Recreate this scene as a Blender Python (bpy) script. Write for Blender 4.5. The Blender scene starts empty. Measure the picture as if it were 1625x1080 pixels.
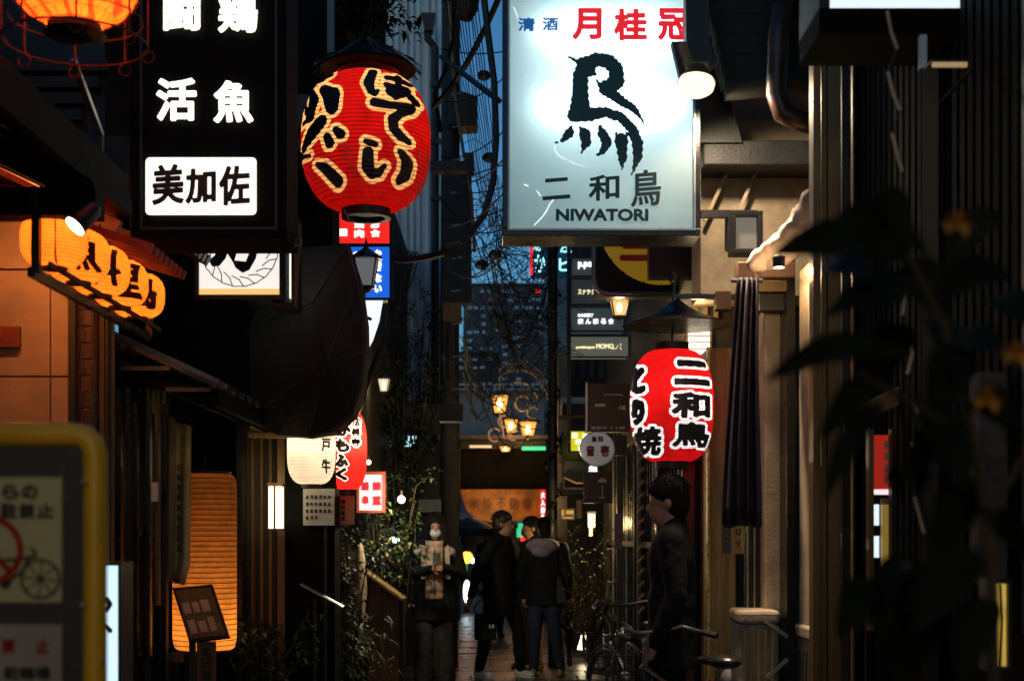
import bpy, math, random
import numpy as np
from mathutils import Vector, Matrix, Quaternion
random.seed(7)
sc = bpy.context.scene
COL = sc.collection
F = 2260.0; VX = 800.0; VY = 850.0; CH = 1.5      # focal length in photo pixels, vanishing point, eye height
R = math.radians
# ------------------------------------------------------------------ camera, sky, sun, exposure
cam = bpy.data.cameras.new('camera'); camo = bpy.data.objects.new('camera', cam); COL.objects.link(camo)
camo.location = (0, 0, CH); camo.rotation_euler = (R(90), 0, 0)
cam.sensor_width = 36; cam.lens = 36 * F / 1625
cam.shift_x = 12.5 / 1625; cam.shift_y = (VY - 540) / 1625
cam.clip_start = .05; cam.clip_end = 800
cam.dof.use_dof = True; cam.dof.focus_distance = 9.5; cam.dof.aperture_fstop = 2.8
sc.camera = camo
world = bpy.data.worlds.new('World'); sc.world = world; world.use_nodes = True
wn = world.node_tree; wn.nodes.clear()
sky = wn.nodes.new('ShaderNodeTexSky'); sky.sky_type = 'NISHITA'; sky.sun_disc = False
sky.sun_elevation = R(5); sky.sun_rotation = R(200); sky.altitude = 50
sky.air_density = 1.0; sky.dust_density = .3; sky.ozone_density = 4.0
bg = wn.nodes.new('ShaderNodeBackground'); bg.inputs['Strength'].default_value = .15
tint = wn.nodes.new('ShaderNodeMix'); tint.data_type = 'RGBA'; tint.blend_type = 'MULTIPLY'; tint.inputs[0].default_value = 1
tint.inputs[7].default_value = (.8, .97, 1.0, 1)
wo = wn.nodes.new('ShaderNodeOutputWorld')
wn.links.new(sky.outputs[0], tint.inputs[6]); wn.links.new(tint.outputs[2], bg.inputs['Color']); wn.links.new(bg.outputs[0], wo.inputs['Surface'])
sun = bpy.data.lights.new('sun', 'SUN'); sun.energy = .004; sun.angle = R(20); sun.color = (1, .9, .8)
suno = bpy.data.objects.new('sun', sun); COL.objects.link(suno); suno.location = (0, 0, 20)
suno.rotation_euler = (R(80), 0, R(200))
sc.view_settings.view_transform = 'Standard'; sc.view_settings.look = 'None'
sc.view_settings.exposure = 0; sc.view_settings.gamma = 1; sc.view_settings.use_curve_mapping = False
sc.render.engine = 'CYCLES'
cy = sc.cycles; cy.use_denoising = True; cy.max_bounces = 6; cy.diffuse_bounces = 3; cy.glossy_bounces = 3
cy.transmission_bounces = 6; cy.transparent_max_bounces = 12; cy.sample_clamp_indirect = 3; cy.caustics_reflective = False; cy.caustics_refractive = False

# ------------------------------------------------------------------ helpers
def P(px, py, D): return Vector(((px - VX) * D / F, D, CH + (VY - py) * D / F))
def PX(px, D): return (px - VX) * D / F
def PZ(py, D): return CH + (VY - py) * D / F

def nodes(name):
    m = bpy.data.materials.new(name); m.use_nodes = True
    nt = m.node_tree; b = nt.nodes['Principled BSDF']
    return m, nt, b

def mat(name, col, rough=.6, metal=0., var=.35, scale=6., bump=.25, bscale=60., spec=.5, stretch=(1, 1, 1), col2=None):
    m, nt, b = nodes(name)
    tc = nt.nodes.new('ShaderNodeTexCoord'); mp = nt.nodes.new('ShaderNodeMapping'); mp.inputs['Scale'].default_value = stretch
    nt.links.new(tc.outputs['Object'], mp.inputs[0])
    n1 = nt.nodes.new('ShaderNodeTexNoise'); n1.inputs['Scale'].default_value = scale; n1.inputs['Detail'].default_value = 6; n1.inputs['Roughness'].default_value = .65
    nt.links.new(mp.outputs[0], n1.inputs['Vector'])
    cr = nt.nodes.new('ShaderNodeValToRGB'); c = Vector(col)
    a = c * (1 - var); z = (Vector(col2) if col2 else c * (1 + var))
    cr.color_ramp.elements[0].position = .32; cr.color_ramp.elements[1].position = .68
    cr.color_ramp.elements[0].color = (*a, 1); cr.color_ramp.elements[1].color = (*z, 1)
    nt.links.new(n1.outputs[0], cr.inputs[0]); nt.links.new(cr.outputs[0], b.inputs['Base Color'])
    b.inputs['Metallic'].default_value = metal; b.inputs['Specular IOR Level'].default_value = spec
    mr = nt.nodes.new('ShaderNodeMapRange'); mr.inputs[3].default_value = max(0.03, rough - .14); mr.inputs[4].default_value = min(1, rough + .14)
    nt.links.new(n1.outputs[0], mr.inputs[0]); nt.links.new(mr.outputs[0], b.inputs['Roughness'])
    if bump:
        n2 = nt.nodes.new('ShaderNodeTexNoise'); n2.inputs['Scale'].default_value = bscale; n2.inputs['Detail'].default_value = 4
        nt.links.new(mp.outputs[0], n2.inputs['Vector'])
        bp = nt.nodes.new('ShaderNodeBump'); bp.inputs['Strength'].default_value = bump; bp.inputs['Distance'].default_value = .01
        nt.links.new(n2.outputs[0], bp.inputs['Height']); nt.links.new(bp.outputs[0], b.inputs['Normal'])
    return m

def emat(name, col, s, base=None, rough=.4):
    m, nt, b = nodes(name)
    b.inputs['Base Color'].default_value = (*(base or tuple(c * .5 for c in col)), 1)
    b.inputs['Emission Color'].default_value = (*col, 1); b.inputs['Emission Strength'].default_value = s
    b.inputs['Roughness'].default_value = rough
    return m

def paper(name, col, em=0., tr=.75, emcol=None, dark=.62):
    """translucent paper or acrylic that passes the light of the bulb behind it"""
    m, nt, b = nodes(name); nt.nodes.remove(b)
    out = nt.nodes['Material Output']
    t = nt.nodes.new('ShaderNodeBsdfTranslucent'); d = nt.nodes.new('ShaderNodeBsdfDiffuse'); mx = nt.nodes.new('ShaderNodeMixShader')
    n = nt.nodes.new('ShaderNodeTexNoise'); n.inputs['Scale'].default_value = 9; n.inputs['Detail'].default_value = 8; n.inputs['Roughness'].default_value = .7
    tc = nt.nodes.new('ShaderNodeTexCoord'); nt.links.new(tc.outputs['Object'], n.inputs['Vector'])
    cr = nt.nodes.new('ShaderNodeValToRGB'); cr.color_ramp.elements[0].position = .3; cr.color_ramp.elements[1].position = .6
    cr.color_ramp.elements[0].color = (*(c * dark for c in col), 1); cr.color_ramp.elements[1].color = (*col, 1)
    nt.links.new(n.outputs[0], cr.inputs[0])
    nt.links.new(cr.outputs[0], t.inputs[0]); nt.links.new(cr.outputs[0], d.inputs[0])
    mx.inputs[0].default_value = tr; nt.links.new(d.outputs[0], mx.inputs[1]); nt.links.new(t.outputs[0], mx.inputs[2])
    if em:
        e = nt.nodes.new('ShaderNodeEmission'); e.inputs[0].default_value = (*(emcol or col), 1); e.inputs[1].default_value = em
        ad = nt.nodes.new('ShaderNodeAddShader'); nt.links.new(mx.outputs[0], ad.inputs[0]); nt.links.new(e.outputs[0], ad.inputs[1])
        nt.links.new(ad.outputs[0], out.inputs[0])
    else: nt.links.new(mx.outputs[0], out.inputs[0])
    return m

def lampglass(name, col, s, mix=.55):
    m, nt, b = nodes(name); nt.nodes.remove(b); t = nt.nodes.new('ShaderNodeBsdfTransparent'); e = nt.nodes.new('ShaderNodeEmission'); x = nt.nodes.new('ShaderNodeMixShader')
    e.inputs[0].default_value = (*col, 1); e.inputs[1].default_value = s; x.inputs[0].default_value = mix; nt.links.new(t.outputs[0], x.inputs[1]); nt.links.new(e.outputs[0], x.inputs[2]); nt.links.new(x.outputs[0], nt.nodes['Material Output'].inputs[0]); return m

WL = {}          # world location of every object made
def wloc(o): return WL.get(o.name, Vector((0, 0, 0)))

def tag(o, label=None, cat=None, group=None, kind=None):
    if label: o['label'] = label
    if cat: o['category'] = cat
    if group: o['group'] = group
    if kind: o['kind'] = kind
    return o

def thing(name, label, cat, loc, group=None):
    o = bpy.data.objects.new(name, None); COL.objects.link(o); o.location = Vector(loc); o.empty_display_size = .1
    WL[o.name] = Vector(loc); return tag(o, label, cat, group)

def copy_tree(o, delta, parent=None):
    c = o.copy(); COL.objects.link(c)
    if parent is None: c.location = o.location + Vector(delta)
    else: c.parent = parent
    WL[c.name] = wloc(o) + Vector(delta)
    for ch in list(o.children): copy_tree(ch, delta, c)
    return c

class MB:
    def __init__(s): s.v = []; s.f = []; s.m = []; s.cm = 0; s.marks = []
    def add(s, vs, fs):
        n = len(s.v); s.v += [tuple(v) for v in vs]
        for f in fs: s.f.append(tuple(i + n for i in f)); s.m.append(s.cm)
        return s
    def box(s, x0, x1, y0, y1, z0, z1):
        x0, x1 = sorted((x0, x1)); y0, y1 = sorted((y0, y1)); z0, z1 = sorted((z0, z1))
        return s.add([(x0, y0, z0), (x1, y0, z0), (x1, y1, z0), (x0, y1, z0), (x0, y0, z1), (x1, y0, z1), (x1, y1, z1), (x0, y1, z1)],
                     [(0, 3, 2, 1), (4, 5, 6, 7), (0, 1, 5, 4), (1, 2, 6, 5), (2, 3, 7, 6), (3, 0, 4, 7)])
    def pb(s, a, b, c, d, D, dep):            # photo rectangle a,b..c,d at distance D, going dep back
        return s.box(PX(a, D), PX(c, D), D, D + dep, PZ(d, D), PZ(b, D))
    def frame(s, a, b, c, d, D, dep, w, w2=None):   # rectangular frame, w in photo px
        w2 = w2 or w
        s.pb(a, b, c, b + w2, D, dep); s.pb(a, d - w2, c, d, D, dep); s.pb(a, b + w2, a + w, d - w2, D, dep); s.pb(c - w, b + w2, c, d - w2, D, dep); return s
    def quad(s, a, b, c, d): return s.add([a, b, c, d], [(0, 1, 2, 3)])
    def beam(s, p, q, w, h, up=Vector((0, 0, 1))):
        p = Vector(p); q = Vector(q); d = (q - p).normalized()
        sd = d.cross(up); sd = sd.normalized() if sd.length > 1e-4 else Vector((1, 0, 0)); u = sd.cross(d)
        vs = []
        for e in (p, q):
            for a, b in ((-1, -1), (1, -1), (1, 1), (-1, 1)): vs.append(e + sd * a * w / 2 + u * b * h / 2)
        return s.add(vs, [(0, 1, 2, 3), (7, 6, 5, 4), (0, 4, 5, 1), (1, 5, 6, 2), (2, 6, 7, 3), (3, 7, 4, 0)])
    def tube(s, pts, r, n=8, cap=True):
        pts = [Vector(p) for p in pts]; k = len(pts); rs = r if isinstance(r, (list, tuple)) else [r] * k
        vs = []; nrm = None
        for i in range(k):
            t = (pts[min(i + 1, k - 1)] - pts[max(i - 1, 0)]).normalized()
            if nrm is None:
                nrm = t.orthogonal().normalized()
            else:
                nrm = nrm - t * nrm.dot(t); nrm = nrm.normalized() if nrm.length > 1e-5 else t.orthogonal().normalized()
            b = t.cross(nrm)
            for j in range(n):
                a = 2 * math.pi * j / n; vs.append(pts[i] + (nrm * math.cos(a) + b * math.sin(a)) * rs[i])
        fs = [(i * n + j, i * n + (j + 1) % n, (i + 1) * n + (j + 1) % n, (i + 1) * n + j) for i in range(k - 1) for j in range(n)]
        if cap: fs += [tuple(range(n))[::-1], tuple((k - 1) * n + j for j in range(n))]
        return s.add(vs, fs)
    def ring(s, c, rad, r, n=28, m=6, u=Vector((1, 0, 0)), v=Vector((0, 1, 0)), a0=0, a1=2 * math.pi):
        c = Vector(c); full = abs(a1 - a0 - 2 * math.pi) < 1e-6
        pts = [c + (u * math.cos(a0 + (a1 - a0) * i / n) + v * math.sin(a0 + (a1 - a0) * i / n)) * rad for i in range(n + 1)]
        return s.tube(pts, r, m, cap=not full)
    def lathe(s, c, prof, n=24, cap=True):
        c = Vector(c); k = len(prof)
        vs = [c + Vector((r * math.cos(2 * math.pi * j / n), r * math.sin(2 * math.pi * j / n), z)) for r, z in prof for j in range(n)]
        fs = [(i * n + j, i * n + (j + 1) % n, (i + 1) * n + (j + 1) % n, (i + 1) * n + j) for i in range(k - 1) for j in range(n)]
        if cap: fs += [tuple(range(n))[::-1], tuple((k - 1) * n + j for j in range(n))]
        return s.add(vs, fs)
    def ell(s, c, rx, ry, rz, n=14, m=9, rot=None):
        c = Vector(c); vs = []; 
        for i in range(m + 1):
            t = math.pi * i / m
            for j in range(n):
                a = 2 * math.pi * j / n; q = Vector((rx * math.sin(t) * math.cos(a), ry * math.sin(t) * math.sin(a), rz * math.cos(t)))
                vs.append(c + (rot @ q if rot else q))
        return s.add(vs, [(i * n + j, (i + 1) * n + j, (i + 1) * n + (j + 1) % n, i * n + (j + 1) % n) for i in range(m) for j in range(n)])
    def cap(s, p, q, r1, r2, n=10):
        p = Vector(p); q = Vector(q); d = q - p; L = d.length; d.normalize()
        pts = []; rs = []
        for i in range(5): a = math.pi / 2 * i / 4; pts.append(p - d * r1 * math.cos(a)); rs.append(max(1e-4, r1 * math.sin(a)))
        for i in range(5): a = math.pi / 2 * i / 4; pts.append(q + d * r2 * math.sin(a)); rs.append(max(1e-4, r2 * math.cos(a)))
        return s.tube(pts, rs, n)
    def prism(s, poly, D, dep):               # silhouette in photo px, real thickness
        n = len(poly); a = [P(x, y, D) for x, y in poly]; b = [p + Vector((0, dep, 0)) for p in a]
        return s.add(a + b, [tuple(range(n))[::-1], tuple(n + i for i in range(n))] + [(i, (i + 1) % n, n + (i + 1) % n, n + i) for i in range(n)])
    def leaf(s, p, d, L, W, up=Vector((0, 0, 1)), droop=.25):
        d = Vector(d).normalized(); sd = d.cross(up); sd = sd.normalized() if sd.length > 1e-3 else Vector((1, 0, 0)); u = sd.cross(d)
        p = Vector(p); m = p + d * L * .45 + u * L * .04; t = p + d * L - Vector((0, 0, L * droop))
        return s.add([p, m + sd * W / 2 + u * W * .15, t, m - sd * W / 2 + u * W * .15, m], [(0, 1, 4), (1, 2, 4), (2, 3, 4), (3, 0, 4)])
    def build(s, name, mt, parent=None, smooth=False, bevel=0, remesh=0, origin=None, sub=0):
        if len(s.marks) > 1 and parent is not None:      # lettering: every larger character is a part of its own
            rest = MB(); last = None
            for k, (v0, f0, big) in enumerate(s.marks):
                v1, f1 = (s.marks[k + 1][:2] if k + 1 < len(s.marks) else (len(s.v), len(s.f)))
                vs = s.v[v0:v1]; fs = [tuple(i - v0 for i in f) for f in s.f[f0:f1]]
                if not fs: continue
                if big: q = MB().add(vs, fs); last = q.build('character', mt, parent)
                else: rest.add(vs, fs)
            if rest.v: last = rest.build(name, mt, parent)
            return last
        org = wloc(parent) if parent is not None else Vector(origin) if origin is not None else None
        if org is None:
            a = np.array(s.v); org = Vector(((a[:, 0].min() + a[:, 0].max()) / 2, (a[:, 1].min() + a[:, 1].max()) / 2, a[:, 2].min()))
        me = bpy.data.meshes.new(name); me.from_pydata([(v[0] - org.x, v[1] - org.y, v[2] - org.z) for v in s.v], [], s.f)
        for m in (mt if isinstance(mt, (list, tuple)) else [mt]): me.materials.append(m)
        if any(s.m): me.polygons.foreach_set('material_index', s.m)
        if smooth: me.polygons.foreach_set('use_smooth', [True] * len(me.polygons))
        me.update()
        o = bpy.data.objects.new(name, me); COL.objects.link(o)
        if parent is not None: o.parent = parent
        else: o.location = org
        WL[o.name] = org.copy()
        if remesh:
            md = o.modifiers.new('remesh', 'REMESH'); md.mode = 'VOXEL'; md.voxel_size = remesh; md.use_smooth_shade = True
            sm = o.modifiers.new('smooth', 'SMOOTH'); sm.iterations = 4; sm.factor = .5
        if bevel:
            md = o.modifiers.new('bevel', 'BEVEL'); md.width = bevel; md.segments = 2; md.limit_method = 'ANGLE'; md.harden_normals = False
        return o

_wr = bpy.data.textures.new('cloth_wrinkles', 'CLOUDS'); _wr.noise_scale = .11; _wr.noise_depth = 3
def wrinkle(o, k=.03):
    md = o.modifiers.new('wrinkles', 'DISPLACE'); md.texture = _wr; md.texture_coords = 'LOCAL'; md.strength = k; md.mid_level = .5; return o

def single(mb, name, label, cat, mt, group=None, **k):
    return tag(mb.build(name, mt, None, **k), label, cat, group)

def lamp(name, loc, e, col, r=.03, parent=None):
    l = bpy.data.lights.new(name, 'POINT'); l.energy = e; l.color = col; l.shadow_soft_size = r
    o = bpy.data.objects.new(name, l); COL.objects.link(o)
    if parent is not None: o.parent = parent; o.location = Vector(loc) - wloc(parent)
    else: o.location = loc
    return o

# ------------------------------------------------------------------ lettering: distance fields of font glyphs or brush strokes
_ol = {}
def outline(text):
    if text in _ol: return _ol[text]
    cu = bpy.data.curves.new('t', 'FONT'); cu.body = text; cu.size = 1; cu.fill_mode = 'NONE'; cu.resolution_u = 4
    o = bpy.data.objects.new('t', cu); COL.objects.link(o)
    me = bpy.data.meshes.new_from_object(o.evaluated_get(bpy.context.evaluated_depsgraph_get()))
    v = np.array([(p.co.x, p.co.y) for p in me.vertices]); e = np.array([tuple(x.vertices) for x in me.edges])
    bpy.data.objects.remove(o); bpy.data.curves.remove(cu); bpy.data.meshes.remove(me)
    if len(v) == 0: _ol[text] = None; return None
    lo = v.min(0); hi = v.max(0); v = (v - lo) / (hi - lo)
    _ol[text] = (v[e[:, 0]], v[e[:, 1]]); return _ol[text]

def f_text(X, Y, text, rect, t, slant=0):
    """signed distance (px) of the grown glyph fitted to rect, at photo px X,Y"""
    ol = outline(text)
    if ol is None: return np.full(X.shape, 99.)
    x0, y0, x1, y1 = rect; x0 += t; y0 += t; x1 -= t; y1 -= t
    A = np.stack([x0 + ol[0][:, 0] * (x1 - x0), y1 - ol[0][:, 1] * (y1 - y0)], 1); B = np.stack([x0 + ol[1][:, 0] * (x1 - x0), y1 - ol[1][:, 1] * (y1 - y0)], 1)
    if slant:
        A[:, 1] -= (A[:, 0] - x0) * slant; B[:, 1] -= (B[:, 0] - x0) * slant
    p = np.stack([X.ravel(), Y.ravel()], 1); d2 = np.full(len(p), 1e9); ins = np.zeros(len(p), bool)
    for a, b in zip(A, B):
        ab = b - a; L = ab.dot(ab) + 1e-12; h = np.clip(((p - a) @ ab) / L, 0, 1); q = p - a - h[:, None] * ab
        d2 = np.minimum(d2, (q * q).sum(1))
        c = (a[1] > p[:, 1]) != (b[1] > p[:, 1])
        if c.any():
            xi = a[0] + (p[:, 1] - a[1]) * ab[0] / (ab[1] if ab[1] else 1e-9); ins ^= c & (p[:, 0] < xi)
    d = np.sqrt(d2); d[ins] *= -1
    return (d - t).reshape(X.shape)

def f_strokes(X, Y, strokes):
    """strokes: lists of (x, y, radius) in photo px"""
    out = np.full(X.shape, 99.)
    for st in strokes:
        if len(st) == 1: st = [st[0], st[0]]
        for (ax, ay, ar), (bx, by, br) in zip(st, st[1:]):
            L = (bx - ax) ** 2 + (by - ay) ** 2 + 1e-9; h = np.clip(((X - ax) * (bx - ax) + (Y - ay) * (by - ay)) / L, 0, 1)
            out = np.minimum(out, np.hypot(X - ax - h * (bx - ax), Y - ay - h * (by - ay)) - (ar + h * (br - ar)))
    return out

def f_poly(X, Y, poly):
    p = np.stack([X.ravel(), Y.ravel()], 1); d2 = np.full(len(p), 1e9); ins = np.zeros(len(p), bool); n = len(poly)
    for i in range(n):
        a = np.array(poly[i], float); b = np.array(poly[(i + 1) % n], float); ab = b - a; L = ab.dot(ab) + 1e-12
        h = np.clip(((p - a) @ ab) / L, 0, 1); q = p - a - h[:, None] * ab; d2 = np.minimum(d2, (q * q).sum(1))
        c = (a[1] > p[:, 1]) != (b[1] > p[:, 1])
        xi = a[0] + (p[:, 1] - a[1]) * ab[0] / (ab[1] if ab[1] else 1e-9); ins ^= c & (p[:, 0] < xi)
    d = np.sqrt(d2); d[ins] *= -1
    return d.reshape(X.shape)

def clip(poly, k, keep_in):
    out = []
    for i in range(len(poly)):
        a = poly[i]; b = poly[(i + 1) % len(poly)]; fa = a[k]; fb = b[k]; ia = (fa < 0) == keep_in; ib = (fb < 0) == keep_in
        if ia: out.append(a)
        if ia != ib:
            t = fa / (fa - fb); out.append(tuple(x + (y - x) * t for x, y in zip(a, b)))
    return out if len(out) > 2 else None

def fill(mb, rect, D, field, step=1.2, mapf=None):
    """adds the area where field < 0 to mb, in the plane at distance D"""
    x0, y0, x1, y1 = rect; nx = max(4, int((x1 - x0) / step)); ny = max(4, int((y1 - y0) / step))
    xs = np.linspace(x0, x1, nx + 1); ys = np.linspace(y0, y1, ny + 1); X, Y = np.meshgrid(xs, ys); Fv = field(X, Y)
    mapf = mapf or (lambda x, y: P(x, y, D))
    cache = {}
    vs = []; fs = []
    def vid(pt):
        k = (round(pt[0], 3), round(pt[1], 3))
        if k not in cache: cache[k] = len(vs); vs.append(mapf(pt[0], pt[1]))
        return cache[k]
    for j in range(ny):
        i = 0
        while i < nx:
            c = [(xs[i], ys[j], Fv[j, i]), (xs[i + 1], ys[j], Fv[j, i + 1]), (xs[i + 1], ys[j + 1], Fv[j + 1, i + 1]), (xs[i], ys[j + 1], Fv[j + 1, i])]
            q = [p[2] < 0 for p in c]
            if all(q):
                fs.append([vid(p) for p in c][::-1])
            elif any(q):
                for t in ((c[0], c[1], c[2]), (c[0], c[2], c[3])):
                    r = clip(list(t), 2, True)
                    if r:
                        ids = [vid(p) for p in r][::-1]
                        if len(set(ids)) == len(ids): fs.append(ids)
            i += 1
    mb.marks.append((len(mb.v), len(mb.f), (y1 - y0) > 13)); mb.add(vs, fs); return mb

def txt(mb, text, rect, D, t=1., step=None, slant=0):
    x0, y0, x1, y1 = rect; step = step or max(.6, min(1.3, (y1 - y0) / 26)); e = step * 2 + abs(slant) * (x1 - x0)
    return fill(mb, (x0 - e, y0 - e, x1 + e, y1 + e), D, lambda X, Y: f_text(X, Y, text, rect, t, slant), step)

# ------------------------------------------------------------------ materials
M = {}
M['black'] = mat('black_paint', (.012, .012, .013), .5, var=.4, bump=.15)
M['blackgloss'] = mat('black_gloss', (.01, .01, .011), .28, var=.3, bump=.08)
M['nearblack'] = mat('near_black_board', (.0045, .0042, .004), .85, var=.4, scale=5, stretch=(6, 6, .6), bump=.4, spec=.12)  # near-black tone that holds unlit parts in shade
M['dkwood'] = mat('dark_wood', (.028, .02, .014), .55, var=.5, scale=4, stretch=(6, 6, .6), bump=.4)
M['dkwoodh'] = mat('dark_wood_along', (.028, .02, .014), .55, var=.5, scale=4, stretch=(6, .6, 6), bump=.4)
M['wood'] = mat('brown_wood', (.16, .075, .035), .5, var=.4, scale=4, stretch=(8, 8, .7), bump=.4)
M['redwood'] = mat('red_painted_wood', (.22, .035, .02), .45, var=.4, scale=5, bump=.3)
M['ochre'] = mat('ochre_post', (.3, .19, .07), .5, var=.4, scale=4, stretch=(8, 8, .6), bump=.3)
M['plaster'] = mat('pink_plaster', (.42, .25, .17), .85, var=.3, scale=1.8, bump=.5, bscale=120)
M['tan'] = mat('tan_plaster', (.42, .32, .22), .75, var=.4, scale=3, bump=.3)
M['stone'] = mat('base_stone', (.3, .25, .2), .7, var=.35, scale=14, bump=.5)
M['brown'] = mat('brown_metal', (.17, .10, .035), .42, metal=.3, var=.25, scale=3, bump=.1, stretch=(4, 4, .5))
M['brick'] = mat('dark_brick', (.06, .022, .018), .5, var=.4, scale=9, bump=.4)
M['mortar'] = mat('mortar', (.2, .15, .11), .9, bump=.4)
M['tile'] = mat('roof_tile', (.045, .047, .05), .42, var=.4, scale=8, bump=.3)
M['corr'] = mat('blue_grey_sheet', (.56, .7, .78), .55, var=.22, scale=1.2, stretch=(3, 3, .4), bump=.15)
M['corrg'] = mat('grey_sheet', (.10, .11, .11), .5, var=.3, scale=2, stretch=(3, 3, .4), bump=.15)
M['cable'] = mat('cable_rubber', (.012, .012, .014), .55, bump=0)
M['bark'] = mat('pole_concrete', (.035, .034, .033), .8, var=.4, scale=6, bump=.5)
M['steel'] = mat('steel', (.35, .36, .37), .35, metal=.8, var=.2, bump=.05)
M['rust'] = mat('rusty_wire', (.12, .06, .03), .6, metal=.4, var=.4, scale=30, bump=.3)
M['tarp'] = mat('dark_canvas', (.011, .012, .0095), .8, var=.35, scale=4, bump=.6, bscale=25)
M['yellow'] = mat('yellow_paint', (.78, .44, .02), .38, var=.12, scale=5, bump=.08)
M['greyboard'] = mat('grey_board', (.035, .035, .04), .6, var=.3)
M['white'] = mat('white_sheet', (.6, .6, .56), .6, var=.12, scale=5, bump=.1)
M['cream'] = mat('cream_cloth', (.62, .48, .25), .85, var=.2, scale=5, bump=.5)
M['stonepave'] = mat('wet_paving', (.085, .08, .072), .3, var=.5, scale=5, bump=.6, bscale=25)
M['joint'] = mat('paving_joint', (.02, .018, .016), .5, bump=.4)
M['asphalt'] = mat('asphalt', (.04, .04, .04), .7, bump=.6)
M['leaf'] = mat('leaf', (.05, .1, .03), .45, var=.5, scale=20, bump=0)
M['leaf2'] = mat('leaf_pale', (.2, .22, .06), .45, var=.4, scale=20, bump=0)
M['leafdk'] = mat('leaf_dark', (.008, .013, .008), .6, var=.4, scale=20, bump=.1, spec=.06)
M['twig'] = mat('twig', (.05, .035, .02), .8, var=.3, bump=.2)
M['skin'] = mat('skin', (.45, .25, .17), .5, var=.08, bump=.05)
M['hair'] = mat('black_hair', (.006, .005, .004), .7, var=.4, scale=60, stretch=(1, 1, .2), bump=.5, spec=.2)
M['hairbr'] = mat('brown_hair', (.04, .014, .01), .4, var=.4, scale=60, stretch=(1, 1, .2), bump=.5)
M['coat'] = mat('black_coat', (.007, .007, .008), .85, var=.3, scale=12, bump=.5, bscale=30, spec=.25)
M['navy'] = mat('navy_denim', (.012, .022, .05), .8, var=.3, scale=20, bump=.4)
M['greytr'] = mat('charcoal_trousers', (.03, .028, .026), .8, var=.4, scale=14, bump=.5)
M['beige'] = mat('beige_cloth', (.3, .2, .12), .85, var=.25, scale=12, bump=.4)
M['lilac'] = mat('lilac_hood', (.26, .2, .26), .85, var=.3, scale=14, bump=.5)
M['quilt'] = mat('tan_quilted', (.55, .36, .25), .6, var=.25, scale=14, bump=.3)
M['glass'] = mat('dark_glass', (.01, .012, .014), .08, var=.2, bump=.02)
M['gold'] = mat('gold_metal', (.6, .38, .1), .3, metal=.7, var=.5, scale=30, bump=.5)
M['purple'] = mat('purple_cloth', (.03, .018, .035), .75, var=.35, scale=4, stretch=(6, 6, .5), bump=.6, bscale=15)
M['pinkfab'] = mat('pale_cloth', (.45, .33, .26), .8, var=.3, scale=6, bump=.5, bscale=20)
M['litwhite'] = emat('lit_white', (1, .95, .85), 1.6)
M['ink'] = mat('ink', (.006, .006, .006), .5, bump=0)
M['inkteal'] = mat('ink_teal', (.004, .018, .022), .5, bump=0)
# ================================================================== the setting
def struct(mb, name, mt, **k): return tag(mb.build(name, mt, None, **k), kind='structure')
struct(MB().box(-150, 150, -60, 300, -.6, -.012), 'ground', M['asphalt'])
alley = struct(MB().box(-2.0, 1.6, -8, 60, -.3, 0), 'alley_paving', M['joint'])
pm = None; y = 14.3; row = 0
while y < 27:                                    # paving stones, laid in courses
    d = .42 + (row % 3) * .06; x = -1.55 - (row % 2) * .2
    while x < 1.45:
        w = random.choice((.38, .46, .56)); h = random.uniform(.008, .018)
        mb = MB().box(x + .008, x + w - .008, y + .008, y + d - .008, .002, h)
        o = mb.build('paving_stone', M['stonepave'], alley, bevel=.004)
        x += w
    y += d; row += 1

def building(name, label, cat='building', loc=(0, 0, 0), group=None): return thing(name, label, cat, loc, group)

# ---- left: plaster house with its own facade towards us
H = building('plaster_house', 'pink plaster shop front lit orange by the row of small lanterns, far left', loc=(-2.9, 7, 0))
MB().box(-4.6, PX(108, 7), 7.03, 11, 0, 2.55).build('wall', M['plaster'], H)
MB().box(-2.45, PX(108, 7) , 7.0, 7.03, 0, 0.02).build('plinth', M['stone'], H)
for a, c in ((-60, 79), (81, 108)):
    for b, d in ((322, 426), (429, 596), (599, 850), (853, 1100), (1103, 1330)):
        MB().pb(a, b, c, d, 7.0, .03).build('wall_panel', M['plaster'], H, bevel=.003)
MB().pb(-60, 292, 112, 320, 6.9, .14).build('lintel', M['redwood'], H, bevel=.006)
sl = MB().tube([P(-40, 343, 6.55), P(96, 343, 6.55)], .014, 10).build('added_strip_light', emat('added_orange_strip', (1, .35, .08), 9), H)  # made-up strip light, added to wash the plaster wall orange
for k_ in range(3): lamp('added_strip_bulb', P(-20 + 50 * k_, 345, 6.5), 6.5, (1, .38, .1), .04, H)
MB().pb(-45, 332, 100, 339, 6.5, .1).build('added_strip_housing', M['nearblack'], H)
MB().pb(-8, 517, 30, 551, 6.96, .04).build('name_plate', M['redwood'], H, bevel=.003)
MB().pb(108, 322, 119, 1330, 6.98, .12).build('corner_post', M['dkwood'], H)
bk = MB().pb(119, 440, 147, 1320, 7.05, .1).build('brick_pier', M['mortar'], H)
for i in range(34):
    yy = 442 + i * 26; s = (i % 2) * 7
    for a, c in ((121, 128 + s), (130 + s, 145)):
        MB().pb(a, yy, c, yy + 23, 7.04, .03).build('brick', M['brick'], bk, bevel=.003)
for a, c, m_, D in ((148, 154, 'dkwood', 7.1), (156, 165, 'brown', 7.14), (167, 171, 'dkwood', 7.12), (173, 177, 'ochre', 7.2)):
    MB().pb(a, 470, c, 1330, D, .06).build('door_post', M[m_], H)
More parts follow.
